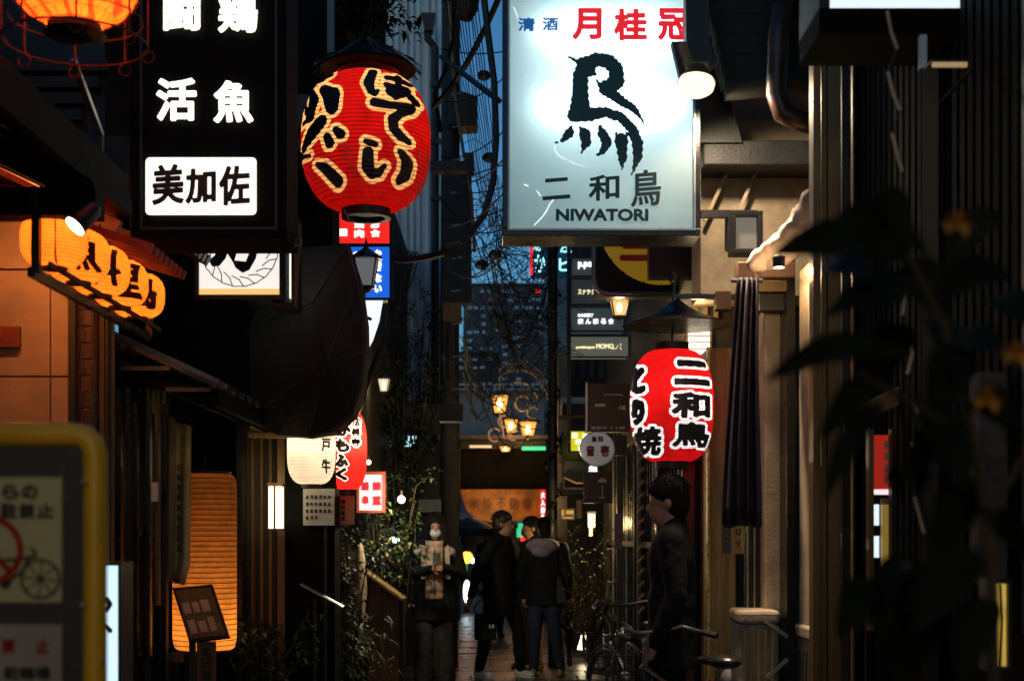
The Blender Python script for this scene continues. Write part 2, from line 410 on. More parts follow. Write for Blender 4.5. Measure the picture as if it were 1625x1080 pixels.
# dark shop front running into the alley behind it
S = building('dark_shopfront', 'dark timber shop front with glazed doors behind the long orange lantern', loc=(-2.1, 8.5, 0))
MB().box(-2.4, -2.12, 7.3, 9.6, 0, 2.6).build('wall', M['dkwood'], S)
for k in range(7):
    yy = 7.35 + k * .34
    MB().box(-2.12, -2.07, yy, yy + .05, .1, 2.4).build('mullion', M['blackgloss'], S)
    if k < 6:
        for z0, z1 in ((.15, .8), (.85, 1.5), (1.55, 2.3)): MB().box(-2.105, -2.09, yy + .055, yy + .33, z0, z1).build('pane', M['glass'], S)
for (a, b, c, d, D, m_) in ((199, 615, 206, 1080, 7.3, 'blackgloss'), (232, 615, 238, 1080, 7.45, 'blackgloss'), (245, 600, 252, 960, 7.6, 'brown'), (258, 640, 264, 1080, 7.7, 'black')):
    MB().pb(a, b, c, d, D, .05).build('door_post', M[m_], S)
MB().pb(236, 620, 262, 655, 7.75, .02).build('paper_notice', M['cream'], S)
MB().pb(232, 963, 262, 1080, 7.7, .02).build('lower_pane', M['glass'], S)
MB().pb(240, 765, 250, 795, 7.42, .02).build('notice', M['white'], S)
# low tiled eave of the left row
E = building('tiled_eave', 'low dark tiled eave sloping over the shop front on the left', 'roof', (-1.8, 8.6, 2.2))
for k in range(13):
    yy = 7.4 + k * .25
    for j in range(3):
        x0 = -1.5 - j * .24; z0 = 2.27 + j * .11
        mb = MB(); n = 6; vs = []
        for e in (0, 1):
            for i in range(n + 1):
                a = math.pi * i / n
                vs.append((x0 - e * .27, yy + .125 - .07 * math.cos(a), z0 + e * .125 + .055 * math.sin(a)))
        mb.add(vs, [(i, i + 1, n + 2 + i, n + 1 + i) for i in range(n)] + [tuple(range(n + 1))])
        mb.box(x0 - .26, x0, yy + .005, yy + .245, z0 - .02, z0 + .002)
        mb.build('roof_tile', M['tile'], E)
MB().beam((-1.5, 7.38, 2.22), (-1.5, 10.7, 2.22), .04, .09).build('fascia', M['nearblack'], E)
for k in range(8): MB().beam((-2.3, 7.5 + k * .4, 2.45), (-1.48, 7.5 + k * .4, 2.2), .05, .06).build('rafter', M['nearblack'], E)
MB().beam((-1.53, 8.6, 2.16), (-1.53, 9.0, 2.16), .01, .01).build('copper_pipe', M['gold'], E)

# upper red eave over the small lanterns
U = building('red_rafter_eave', 'dark roof with rafters coloured red for lantern light, above the small orange lanterns', 'roof', (-1.9, 6, 2.7))
vs = [(-1.6, 3.6, 2.93), (-1.6, 6.06, 2.93), (-3.3, 6.06, 3.75), (-3.3, 3.6, 3.75)]
MB().add(vs + [(a, b, c + .1) for a, b, c in vs], [(0, 1, 2, 3), (7, 6, 5, 4), (0, 4, 5, 1), (1, 5, 6, 2), (2, 6, 7, 3), (3, 7, 4, 0)]).build('roof_deck', M['nearblack'], U)
vs = [(-1.86, 6.08, 3.05), (-1.86, 7.7, 3.05), (-3.3, 7.7, 3.75), (-3.3, 6.08, 3.75)]
MB().add(vs + [(a, b, c + .1) for a, b, c in vs], [(0, 1, 2, 3), (7, 6, 5, 4), (0, 4, 5, 1), (1, 5, 6, 2), (2, 6, 7, 3), (3, 7, 4, 0)]).build('roof_deck', M['nearblack'], U)
for k in range(13):
    yy = 3.75 + k * .32; MB().beam((-3.2, yy, 3.63), (-1.62 if yy < 6.06 else -1.88, yy, 2.875 if yy < 6.06 else 3.0), .05, .07).build('rafter', M['redwood'] if yy > 5.6 else M['nearblack'], U)  # red stands for lantern light on the rear rafters, black for shade in front
MB().beam((-1.6, 3.6, 2.89), (-1.6, 6.06, 2.89), .035, .07).build('fascia', M['nearblack'], U)
for k in range(12): MB().tube([(-1.58, 6.62 + k * .09, 2.97), (-1.9, 6.62 + k * .09, 3.13)], .03, 8).build('tile_roll', M['tile'], U)
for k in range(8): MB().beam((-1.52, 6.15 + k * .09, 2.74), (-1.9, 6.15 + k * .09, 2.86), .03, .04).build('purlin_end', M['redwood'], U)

MB().pb(-220, 296, 152, 341, 5.42, .12).build('front_beam', M['nearblack'], U)
MB().prism([(-120, 90), (-20, 150), (60, 205), (125, 262), (150, 292), (150, 297), (76, 297), (0, 259), (-120, 200)], 5.4, .04).build('shade_infill', M['nearblack'], U)  # black infill added to keep the underside of the eave dark
# tall dark buildings closing the left side
B1 = building('left_tall_building', 'tall black building rising above the lanterns on the left', loc=(-3, 6, 0))
MB().box(-4.5, -3.35, 2, 9.5, 0, 5.2).build('wall', M['dkwood'], B1)
MB().box(-3.34, -2.3, 8.2, 9.6, 2.95, 5.3).build('upper_wall', M['black'], B1)
for k in range(5): MB().pb(-30, 95 + k * 26, 170 - k * 14, 112 + k * 26, 8.1, .08).build('wall_slat', M['dkwoodh'], B1)
MB().pb(150, 215, 200, 340, 8.0, .08).build('grey_wall_patch', M['bark'], B1)
B1b = building('entrance_house', 'black timber entrance bay behind the white paper lantern', loc=(-1.6, 9.6, 0))
MB().box(-2.6, PX(528, 9.6), 9.6, 10.0, 0, 4.1).build('wall', M['nearblack'], B1b)
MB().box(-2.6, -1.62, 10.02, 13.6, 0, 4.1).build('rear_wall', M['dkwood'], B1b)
for i in range(9): MB().pb(384 + i * 7, 655, 390 + i * 7, 1290, 9.5, .05).build('wall_board', M['dkwood'] if i % 2 else M['brown'], B1b)
MB().pb(375, 640, 384, 1290, 9.3, .15).build('door_post', M['blackgloss'], B1b)
MB().pb(440, 690, 452, 1290, 9.3, .15).build('door_post', M['brown'], B1b)
MB().pb(453, 690, 531, 1290, 9.25, .3).build('wide_post', M['nearblack'], B1b)
MB().pb(514, 835, 519, 1290, 9.2, .05).build('drain_pipe', M['black'], B1b)
MB().pb(481, 775, 530, 833, 9.2, .04).build('notice_board', M['white'], B1b)
mb = MB()
for r in range(4):
    for c in range(6 - (r == 3) * 3): txt(mb, random.choice('店内地酒楽食事味月'), (485 + c * 7, 785 + r * 11, 490 + c * 7, 792 + r * 11), 9.19, .3, .9)
mb.build('notice_lettering', M['ink'], B1b)
MB().pb(532, 786, 561, 832, 9.7, .05).build('side_notice', M['cream'], B1b)
mb = MB()
for i in range(4): txt(mb, '御料理処'[i], (541, 792 + i * 9, 548, 799 + i * 9), 9.69, .3, .8)
mb.build('side_notice_lettering', M['ink'], B1b)
B2 = building('left_upper_building', 'unlit building above the entrance bay left of the big red lantern', loc=(-1.9, 11, 4.1))
MB().box(-2.6, PX(528, 9.6) - .02, 9.65, 10.0, 4.12, 6.9).build('wall', M['nearblack'], B2)
MB().box(-2.6, PX(597, 12.6), 12.6, 13.6, 4.5, 6.9).build('rear_wall', M['nearblack'], B2)
MB().box(-2.6, -1.6, 10.02, 12.58, 4.12, 6.9).build('side_wall', M['nearblack'], B2)
for (a, b, c, d, D) in ((519, 0, 530, 118, 9.5),): MB().pb(a, -40, c, d, D, .06).build('downpipe', M['corrg'], B2)
for k in range(3): MB().pb(440, 150 + k * 70, 505, 200 + k * 70, 9.6, .04).build('shutter', M['greyboard'], B2)
B3 = building('left_row_house', 'dark row house behind the hedge plants on the left', loc=(-1.7, 15.5, 0))
MB().box(-3, -1.32, 13.7, 19.5, 0, 5.4).build('wall', M['dkwood'], B3)
MB().pb(560, 640, 700, 690, 16, .1).build('beam', M['dkwoodh'], B3)
MB().pb(600, 700, 700, 1060, 18.5, .3).build('back_wall', M['black'], B3)

# corrugated blue building and downpipe
C = building('corrugated_building', 'tall blue grey corrugated building against the dusk sky', loc=(-1.2, 19.5, 0))
D0 = 19.5; x = PX(592, D0)
MB().box(x, PX(703, D0), D0 + .06, D0 + 6, 0, 13.5).build('wall', M['corr'], C)
k = 0
while x < PX(701, D0):
    MB().box(x, x + .05, D0, D0 + .07, 0, 13.4).build('rib', M['corr'], C); x += .088 if k % 3 else .12; k += 1
dp = MB().tube([P(679, 48, 19), P(679, 62, 19), P(690, 75, 19), P(691, 1000, 19)], .055, 10).build('downpipe', M['black'], C)
MB().prism([(668, 20), (691, 20), (686, 48), (674, 48)], 18.9, .2).build('rain_hopper', M['black'], C)
for k in range(9): MB().pb(683, 130 + k * 90, 700, 137 + k * 90, 18.9, .1).build('pipe_clip', M['black'], C)

# end of the alley
EW = building('alley_end_building', 'pale shop building closing the end of the alley behind the gate', loc=(.1, 36, 0))
MB().pb(690, 618, 885, 830, 36, 4).build('upper_wall', mat('end_wall', (.34, .28, .25), .8, bump=.3, var=.2, scale=1.5), EW)
MB().pb(690, 608, 885, 619, 35.8, .4).build('cornice', M['white'], EW)
MB().pb(690, 830, 885, 960, 36, .2).build('shop_glass', M['glass'], EW)
for i in range(12): MB().pb(697 + i * 15, 611, 706 + i * 15, 615, 35.7, .05).build('cornice_block', M['bark'], EW)
neon = {'w': emat('shop_white', (.8, .95, 1), 4.5), 'b': emat('shop_blue', (.08, .12, .9), 1.6), 'g': emat('shop_green', (.05, .7, .3), 1.0), 'r': emat('shop_red', (1, .04, .02), 1.6), 'o': emat('shop_orange', (1, .35, .03), 6.), 'c': emat('shop_cyan', (.25, .75, .9), 1.0)}
for (a, b, c, d, k) in ((719, 825, 727, 833, 'b'), (718, 838, 726, 848, 'w'), (745, 832, 752, 839, 'w'), (712, 812, 717, 822, 'c'), (737, 878, 741, 892, 'w'), (737, 896, 741, 906, 'g'), (736, 930, 744, 958, 'w'), (822, 830, 834, 838, 'g'), (820, 838, 830, 852, 'g'), (826, 848, 836, 858, 'r'), (838, 826, 846, 836, 'r'), (748, 885, 752, 893, 'w'), (760, 845, 763, 849, 'c'), (770, 850, 772, 853, 'c')):
    MB().pb(a, b, c, d, 35.9, .05).build('lit_shop_sign', neon[k], EW)
for i in range(5): MB().pb(700 + i * 34, 830, 704 + i * 34, 960, 35.85, .1).build('shop_mullion', M['black'], EW)
FT = []
for (a, b, c, d, D, m_, lab) in ((735, 452, 880, 700, 95, 'corr', 'distant blue grey office block rising behind the alley end'), (780, 500, 852, 700, 80, 'corr', 'distant lower block with rows of lit windows'), (700, 560, 790, 700, 70, 'bark', 'distant dark low block left of the arch')):
    T = building('distant_building', lab, loc=(PX((a + c) / 2, D), D, 0))
    MB().pb(a, b, c, 860, D, 10).build('wall', mat('far_wall', (.05, .07, .09), .7, bump=0) if m_ == 'corr' else M['bark'], T)
    MB().pb(a - 2, b - 3, c + 2, b, D - .2, 10.4).build('roof_edge', M['black'], T)
    wm = emat('far_window', (.3, .5, .75), .11)
    for r in range(int((640 - b) / 13)):
        for q in range(int((c - a - 8) / 11)):
            if random.random() < .45: MB().pb(a + 6 + q * 11, b + 8 + r * 13, a + 14 + q * 11, b + 12 + r * 13, D - .1, .1).build('window', wm, T)
# vertical lattice / mid-left wall near gate
GW = building('left_gate_wall', 'dark house wall beside the gate on the left', loc=(-1.4, 26, 0))
MB().box(-3, PX(700, 24), 24, 34, 0, 4.2).build('wall', M['dkwood'], GW)

# ---- right side
N1 = building('near_right_house', 'dark timber house wall with ribbed siding at the right edge', loc=(1.9, 5, 0))
MB().box(1.62, 3.5, 2.0, 6.4, 0, 4.6).build('wall', M['nearblack'], N1)
k = 0; yy = 3.05
while yy < 6.35:
    MB().box(1.59, 1.62, yy, yy + .05, 1.2, 4.6).build('siding_rib', M['corrg'] if yy < 4.35 else M['nearblack'], N1); yy += .085
MB().box(1.57, 1.6, 5.15, 5.35, .2, 4.6).build('wall_post', M['nearblack'], N1)
P1 = building('brown_column', 'full height brown fluted column right of the NIWATORI sign', 'column', (1.46, 6.5, 0))
for i, (a, c, m_, D) in enumerate(((1291, 1303, 'brown', 6.45), (1304, 1313, 'brown', 6.5), (1314, 1335, 'brown', 6.46), (1336, 1352, 'black', 6.6), (1353, 1357, 'brown', 6.52))):
    MB().pb(a, -60, c, 1370, D, .1).build('column_strip', M[m_], P1, bevel=.006)
MB().pb(1357, -60, 1440, 1370, 6.62, .1).build('side_board', M['nearblack'], P1)
# lit pilaster with stone base
P2 = building('lit_pilaster', 'cream pilaster with stone base lit beside the brown column', 'pilaster', (1.5, 7.2, 0))
MB().box(PX(1268, 7.2), 1.72, 6.9, 7.2, 1.03, 2.84).build('shaft', M['tan'], P2, bevel=.012)
MB().box(PX(1262, 7.2), 1.72, 6.86, 7.22, .99, 1.06).build('base_moulding', M['tan'], P2, bevel=.015)
MB().box(PX(1266, 7.2), 1.72, 6.88, 7.2, 0, .99).build('base', M['stone'], P2, bevel=.008)
for k in range(4): MB().box(PX(1264, 7.2), PX(1267, 7.2), 6.9 + k * .075, 6.93 + k * .075, .1, .93).build('base_groove', M['black'], P2)
P3 = building('tan_pilaster', 'dim tan pilaster on a fluted stone base behind the purple curtain', 'pilaster', (1.42, 7.8, 0))
MB().pb(1213, 490, 1248, 982, 7.8, .3).build('shaft', M['tan'], P3, bevel=.012)
MB().pb(1172, 968, 1238, 990, 7.6, .35).build('base_moulding', M['tan'], P3, bevel=.02)
MB().pb(1174, 990, 1236, 1330, 7.62, .3).build('base', M['stone'], P3, bevel=.008)
for k in range(5): MB().pb(1180 + k * 11, 1000, 1184 + k * 11, 1300, 7.6, .02).build('base_flute', M['ochre'], P3)
MB().pb(1249, 400, 1262, 1330, 7.6, .2).build('black_post', M['blackgloss'], P3)
MB().pb(1213, 985, 1248, 1330, 7.95, .02).build('gate_back', M['black'], P3)
MB().beam(P(1215, 985, 7.55), P(1250, 1010, 7.55), .02, .02).build('gate_bar', M['steel'], P3)
MB().beam(P(1216, 1075, 7.55), P(1250, 1045, 7.55), .02, .02).build('gate_bar', M['steel'], P3)

N2 = building('right_row_house', 'dark row house with vertical lattice behind the red NIWATORI lantern', loc=(1.6, 12, 0))
MB().box(1.24, 3.2, 8.75, 17.4, 0, 8.1).build('wall', M['dkwood'], N2)
for k in range(40):
    yy = 8.9 + k * .21
    if k % 9 == 8: continue
    MB().box(1.19, 1.23, yy, yy + .035, .05, 2.35).build('lattice_bar', M['blackgloss'] if k % 4 else M['steel'], N2)
for k in range(5): MB().box(1.15, 1.24, 8.8 + k * 1.9, 8.92 + k * 1.9, 0, 2.6).build('post', M['dkwood'], N2)
MB().box(1.15, 1.24, 8.8, 17.3, 2.36, 2.5).build('head_rail', M['dkwoodh'], N2)
for z in (.6, 1.4): MB().box(1.17, 1.235, 8.9, 17.3, z, z + .05).build('cross_rail', M['black'], N2)
gp = MB().box(1.19, 1.36, 8.35, 8.62, .1, 2.6).build('gold_lit_post', M['ochre'], N2, bevel=.01)
MB().box(1.185, 1.20, 8.3, 8.36, .1, 2.6).build('gold_lit_edge', M['gold'], N2)  # ochre and gold put warm lamplight into the colour of the post
MB().pb(1083, 700, 1102, 1290, 8.7, .05).build('red_door_panel', M['redwood'], N2)
# striped rope pole
rp = MB().tube([P(1018, 700, 12.2), P(1018, 1000, 12.2)], .045, 10).build('striped_pole', M['dkwood'], N2)
for k in range(14): MB().tube([P(1013, 712 + k * 20, 12.1), P(1023, 702 + k * 20, 12.1)], .016, 6).build('stripe', M['ochre'], N2)
# wall over the awning, behind the sign
N3 = building('balcony_bay', 'tan plaster balcony bay with dark beam lit by the spotlight', loc=(1.6, 8.2, 2.9))
MB().box(PX(1112, 8.3), 2.1, 8.3, 8.7, 2.9, 3.72).build('soffit_wall', M['tan'], N3)
MB().box(PX(1112, 8.1), 2.1, 8.0, 8.3, PZ(262, 8), PZ(222, 8)).build('dark_beam', M['black'], N3, bevel=.01)
MB().box(PX(1112, 8.3), 2.1, 8.32, 8.7, 3.72, 4.6).build('upper_wall', M['tan'], N3)
MB().prism([(1112, 60), (1145, 110), (1178, 226), (1112, 226)], 7.98, .25).build('bracket_board', M['black'], N3)
MB().prism([(1112, -40), (1118, -40), (1150, 130), (1146, 145), (1130, 100), (1122, 40)], 7.9, .03).build('pale_flashing', M['white'], N3)
MB().beam(P(1118, 350, 8.22), P(1160, 262, 8.22), .02, .02).build('diagonal_batten', M['tan'], N3)
MB().beam(P(1165, 350, 8.22), P(1205, 262, 8.22), .02, .02).build('diagonal_batten', M['tan'], N3)
for k in range(9):   # rolled awning hanging dark above
    MB().tube([P(1118 + k * 4, 4 + k * 17, 7.75 - k * .01), P(1285, 8 + k * 15, 7.75 - k * .01)], .07, 10).build('awning_fold', M['tarp'], N3, smooth=True)
MB().tube([P(1242, 10, 7.4), P(1235, 60, 7.4), P(1232, 150, 7.4), P(1242, 180, 7.4), P(1268, 192, 7.4), P(1300, 200, 7.4)], .055, 12).build('elbow_pipe', mat('oxide_pipe', (.05, .02, .015), .4, bump=.1), N3, smooth=True)
MB().pb(1170, 415, 1262, 440, 7.5, .1).build('curtain_beam', M['wood'], N3, bevel=.006)
MB().pb(1185, 446, 1250, 462, 7.62, .08).build('curtain_beam', M['brown'], N3)
MB().pb(1137, 462, 1160, 490, 7.9, .1).build('bracket_box', M['wood'], N3)
MB().pb(1206, 466, 1248, 492, 7.7, .1).build('dark_box', M['black'], N3)
# upper floors so that no sky shows above the shops on the right
N4 = building('right_upper_building', 'unlit upper floors behind the awning at top right', loc=(1.7, 7.5, 4.6))
MB().box(PX(1290, 7), 3, 6.7, 8.2, 4.3, 4.9).build('wall', M['black'], N4)
MB().box(1.2, 3.3, 8.7, 17.5, 8.12, 8.25).build('roof', M['black'], N4)
# building with copper lit edge, farther on the right
N5 = building('orange_edge_house', 'house with an orange lit wall edge beside the ivy pole', loc=(1, 19, 0))
MB().box(PX(900, 19), 3, 19, 30, 0, 9).build('wall', M['greyboard'], N5)
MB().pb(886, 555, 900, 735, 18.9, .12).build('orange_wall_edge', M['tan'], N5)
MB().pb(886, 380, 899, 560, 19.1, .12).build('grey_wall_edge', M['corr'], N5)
MB().pb(892, 630, 932, 655, 17.9, .6).build('awning_box', M['corr'], N5)
MB().pb(892, 640, 932, 657, 17.85, .6).build('awning_valance', M['black'], N5)
MB().pb(886, 658, 932, 663, 17.9, .2).build('lit_shelf', M['ochre'], N5)
for k in range(7): MB().pb(905 + k * 15, 560, 914 + k * 15, 600, 18.8, .05).build('louvre', M['greyboard'], N5)
MB().pb(900, 738, 960, 1000, 18.5, .4).build('shop_wall', M['dkwood'], N5)
MB().pb(889, 765, 960, 785, 17.6, .5).build('eave', M['black'], N5)
# the alley goes on behind the camera
for nm, x0, x1, lab in (('rear_building', -4.5, -2.5, 'dark building line behind the viewpoint on the left'), ('rear_building', 2.0, 4, 'dark building line behind the viewpoint on the right')):
    BB = building(nm, lab, loc=((x0 + x1) / 2, -6, 0)); MB().box(x0, x1, -14, 2, 0, 4.6).build('wall', M['dkwood'], BB)
# ================================================================== signs and lanterns
def lantern(name, label, cx, top, bot, halfw, D, pap, collar, group=None, ink=None, outl=None, field=None, t1=0, field2=None, prof=None, ribs=24, bulb=20., bcol=(1, .8, .55), nth=72, capw=.45, red2=None, ribm=None, step=None, caph=9, hoopr=.0011):
    """paper lantern: lit paper (with its lettering), hoops, two collars, a bulb. pixel sizes at distance D"""
    s = D / F; c = P(cx, (top + bot) / 2, D); H = (bot - top) * s; Rm = halfw * s
    T = thing(name, label, 'lantern', (c.x, c.y, c.z - H / 2), group)
    prof = prof or (lambda u: (1 - abs(2 * u - 1) ** 3.2) ** .5 * .55 + .45)
    pr0 = prof; prof = lambda u: pr0(min(max(u, 1e-4), 1 - 1e-4))
    nz = step or int((bot - top) * .8)
    cols = nth; V = []; FL = []
    zs = [i / nz for i in range(nz + 1)]
    rib = lambda u: 1 + .012 * (abs(math.sin(math.pi * u * ribs)) - .5)
    rad = lambda u: Rm * prof(u) * rib(u)
    th = [2 * math.pi * j / cols for j in range(cols)]
    # front hemisphere: theta measured so that theta = 0 points to the viewer (-Y)
    front = [-math.pi / 2 + math.pi * j / (cols) for j in range(cols + 1)]
    mb = MB()
    def pt(thv, u): r = rad(u); return (c.x + r * math.sin(thv), c.y - r * math.cos(thv), c.z + H / 2 - u * H)
    # back half, plain
    nb = 24; vs = [pt(math.pi / 2 + math.pi * j / nb, u) for u in zs for j in range(nb + 1)]
    mb.add(vs, [(i * (nb + 1) + j, i * (nb + 1) + j + 1, (i + 1) * (nb + 1) + j + 1, (i + 1) * (nb + 1) + j) for i in range(nz) for j in range(nb)])
    X = np.array([[cx + halfw * prof(u) * math.sin(a) for a in front] for u in zs]); Y = np.array([[top + u * (bot - top)] * len(front) for u in zs])
    if field is None:
        vs = [pt(a, u) for u in zs for a in front]; w = len(front)
        mb.add(vs, [(i * w + j, i * w + j + 1, (i + 1) * w + j + 1, (i + 1) * w + j) for i in range(nz) for j in range(w - 1)])
    else:
        Fv = field(X, Y); G = field2(X, Y) if field2 is not None else Fv
        A = Fv if t1 == 0 else Fv - t1
        for i in range(nz):
            for j in range(len(front) - 1):
                q = [(front[jj], zs[ii], A[ii, jj], Fv[ii, jj]) for ii, jj in ((i, j), (i, j + 1), (i + 1, j + 1), (i + 1, j))]
                if all(p[2] >= 0 for p in q): mb.cm = 0; mb.add([pt(p[0], p[1]) for p in q], [(0, 1, 2, 3)]); continue
                if all(p[3] < 0 for p in q): mb.cm = 2; mb.add([pt(p[0], p[1]) for p in q], [(0, 1, 2, 3)]); continue
                for t in ((q[0], q[1], q[2]), (q[0], q[2], q[3])):
                    o_ = clip(list(t), 2, False); i_ = clip(list(t), 2, True)
                    if o_: mb.cm = 0; mb.add([pt(p[0], p[1]) for p in o_], [tuple(range(len(o_)))])
                    if i_:
                        a_ = clip(i_, 3, False); b_ = clip(i_, 3, True)
                        if a_: mb.cm = 1; mb.add([pt(p[0], p[1]) for p in a_], [tuple(range(len(a_)))])
                        if b_: mb.cm = 2; mb.add([pt(p[0], p[1]) for p in b_], [tuple(range(len(b_)))])
    mb.cm = 0
    mb.build('paper_shade', [pap, outl or pap, ink or M['ink']], T)
    hb = MB()
    for k in range(1, ribs):
        u = k / ribs; hb.ring((c.x, c.y, c.z + H / 2 - u * H), Rm * prof(u) * .996 + .0006, hoopr, 40, 4)
    tag(hb.build('hoops', ribm or M['redwood'], T), kind='stuff')
    for e, nm in ((1, 'top_collar'), (-1, 'bottom_collar')):
        r0 = Rm * prof(0 if e == 1 else 1); z = c.z + e * H / 2; h = caph * s
        MB().lathe((c.x, c.y, z + e * h * .6), [(.001, 0), (r0 * .98, 0)], 28, cap=False).build('cap_disc', collar, T)
        MB().lathe((c.x, c.y, z), [(r0 * 1.02, -e * .004), (r0 * 1.03, e * h), (r0 * .8, e * h), (r0 * .8, 0)][:: 1], 28, cap=False).build(nm, collar, T)
    tp = MB().tube([(c.x, c.y, c.z + H / 2 + .02), (c.x, c.y, c.z + H / 2 + .1)], .004, 6).build('hanger', M['black'], T)
    for k, fz in enumerate((.14,)):
        lamp('bulb', (c.x, c.y, c.z + fz * H), bulb, bcol, .03, T)
    return T, c, H, Rm

# ---- NIWATORI light box: two tubes behind a white acrylic face
D = 7.8
T = thing('sake_light_box', 'large white light box sign with rooster emblem and the word NIWATORI', 'sign', P(955, 376, D))
MB().frame(797, -45, 1112, 374, D - .02, .3, 12, 12).build('frame', M['blackgloss'], T, bevel=.004)
MB().pb(797, -45, 1112, 374, D + .285, .02).build('back_panel', M['white'], T)
MB().frame(806, -35, 1104, 365, D - .03, .02, 3, 3).build('retainer', M['steel'], T)
acr = paper('white_acrylic', (.78, .93, .96), .2, .85, (.5, .85, .92), dark=.93)
MB().quad(P(808, 364, D - .004), P(1102, 364, D - .004), P(1102, -40, D - .004), P(808, -40, D - .004)).build('acrylic_face', acr, T)
tube_m = emat('fluorescent_tube', (.82, .97, 1), 24)
for yy in (62, 178): MB().tube([P(855, yy, D + .1), P(1078, yy, D + .1)], .016, 10).build('fluorescent_tube', tube_m, T)
redl = emat('backlit_red', (.85, .012, .02), .85); bluel = emat('backlit_blue', (.01, .12, .42), .6); tealk = emat('backlit_black', (.0, .012, .016), .5)
Dt = D - .012
mb = MB()
for ch, r in (('月', (908, 13, 955, 63)), ('桂', (974, 14, 1027, 65)), ('冠', (1044, 13, 1098, 64))): txt(mb, ch, r, Dt, 2.1, 1.1)
mb.build('red_lettering', redl, T)
mb = MB()
for ch, r in (('清', (822, 28, 849, 50)), ('酒', (861, 28, 886, 49))): txt(mb, ch, r, Dt, .8, .8)
mb.build('blue_lettering', bluel, T)
mb = MB()
for ch, r in (('二', (861, 284, 905, 318)), ('和', (934, 279, 983, 320)), ('鳥', (1001, 271, 1049, 329))): txt(mb, ch, r, Dt, 1.2, 1.0, .08)
txt(mb, 'NIWATORI', (882, 331, 1029, 351), Dt, 1.3, .9)
mb.build('black_lettering', tealk, T)
def rooster(X, Y):
    f = f_strokes(X, Y, [
        [(914, 176, 11), (917, 150, 9), (919, 120, 10), (928, 103, 12), (945, 95, 11), (965, 97, 11), (978, 110, 11), (978, 130, 13), (962, 140, 12)],
        [(962, 140, 12), (975, 152, 9), (990, 163, 7), (1004, 172, 6), (1012, 180, 4), (1019, 190, 1.6), (1022, 199, 1)],
        [(925, 120, 8), (938, 112, 8), (944, 116, 5)], [(924, 118, 9), (926, 150, 8), (928, 172, 9)],
        [(912, 182, 12), (935, 182, 11), (960, 178, 8), (985, 186, 8), (1003, 205, 8), (1012, 228, 9), (1012, 250, 7), (1006, 268, 2.5), (1002, 277, .8)],
        [(907, 200, 1.5), (903, 212, 8), (897, 219, 5), (889, 225, 1.5), (881, 227, 1)],
        [(921, 202, 2), (928, 213, 9), (930, 226, 8), (925, 236, 3), (923, 243, .8)],
        [(952, 199, 2), (956, 212, 8), (963, 226, 8), (957, 240, 5), (946, 247, 1)],
        [(986, 222, 11), (987, 240, 8), (988, 252, 7), (987, 262, 3), (987, 269, .8)],
        [(978, 212, 2), (981, 220, 3)], [(995, 211, 2), (992, 220, 3)]])
    for p in ([(906, 80), (912, 95), (923, 90), (930, 99), (918, 103), (896, 88), (910, 92)], [(948, 137), (946, 124), (958, 136), (965, 128), (975, 135), (970, 158), (955, 150)]): f = np.minimum(f, f_poly(X, Y, p))
    f = np.maximum(f, -f_strokes(X, Y, [[(939, 128, 2.5), (940, 150, 3), (942, 166, 4.5), (958, 166, 2), (972, 166, 1)], [(943, 130, 2), (944, 160, 5)], [(951, 115, 6), (957, 116, 7), (960, 122, 5)]]))
    return f + 1.2 * np.sin(X * .55) * np.sin(Y * .55)
mb = MB(); fill(mb, (878, 74, 1030, 282), Dt - .001, rooster, 1.1); mb.build('rooster_emblem', tealk, T)
scr = emat('bright_scratch', (.9, 1, 1), 1.1); mb = MB()
for st in ([(880, 231), (881, 240), (888, 248), (898, 253)], [(905, 256), (914, 260)], [(918, 262), (928, 264)], [(852, 303), (858, 311)], [(878, 317), (872, 325), (867, 335), (860, 345), (848, 357)], [(832, 293), (838, 295)], [(815, 12), (822, 28)], [(834, 120), (838, 124)]):
    fill(mb, (min(p[0] for p in st) - 4, min(p[1] for p in st) - 4, max(p[0] for p in st) + 4, max(p[1] for p in st) + 4), Dt, lambda X, Y: f_strokes(X, Y, [[(x, y, .9) for x, y in st]]), .9)
mb.build('scratches', scr, T)
MB().beam(P(1112, 5, D + .1), P(1200, 5, D + .1), .04, .04).build('wall_bracket', M['black'], T)
MB().beam(P(1112, 340, D + .1), P(1200, 340, D + .1), .04, .04).build('wall_bracket', M['black'], T)

# ---- spotlight in front of the sign
Ds = 7.45
T = thing('spotlight', 'round lit spotlight on a tan arm in front of the light box edge', 'lamp', P(1105, 160, Ds))
ax = Vector((-.1, -.28, -.95)).normalized(); c0 = P(1106, 120, Ds); rot = ax.to_track_quat('Z', 'Y')
def lathe_ax(c, ax, prof, mt, name, par, n=24, **k):
    q = ax.to_track_quat('Z', 'Y'); mb = MB().lathe((0, 0, 0), prof, n, cap=k.pop('cap', True)); mb.v = [tuple(Vector(c) + q @ Vector(v)) for v in mb.v]
    return mb.build(name, mt, par, smooth=True, **k)
lathe_ax(c0, ax, [(.02, -.05), (.045, -.045), (.06, -.02), (.085, .02), (.1, .045)], M['brown'], 'housing', T, cap=False)
lathe_ax(c0, ax, [(.084, .022), (.096, .05), (.092, .075), (.07, .095), (.02, .105)], emat('spot_glass', (1, .84, .6), 1.5), 'lens', T)
MB().tube([P(1082, 70, 7.5), P(1090, 95, 7.5), P(1098, 110, 7.47)], .03, 8).build('arm', M['ochre'], T)
MB().pb(1088, 98, 1124, 104, 7.45, .08).build('bracket', M['ochre'], T)
MB().prism([(1066, 66), (1088, 66), (1090, 118), (1078, 118)], 7.5, .06).build('shade_plate', M['bark'], T)
MB().prism([(1088, -40), (1124, -40), (1126, 60), (1134, 104), (1094, 104), (1089, 60)], 7.5, .1).build('hanging_post', M['black'], T)
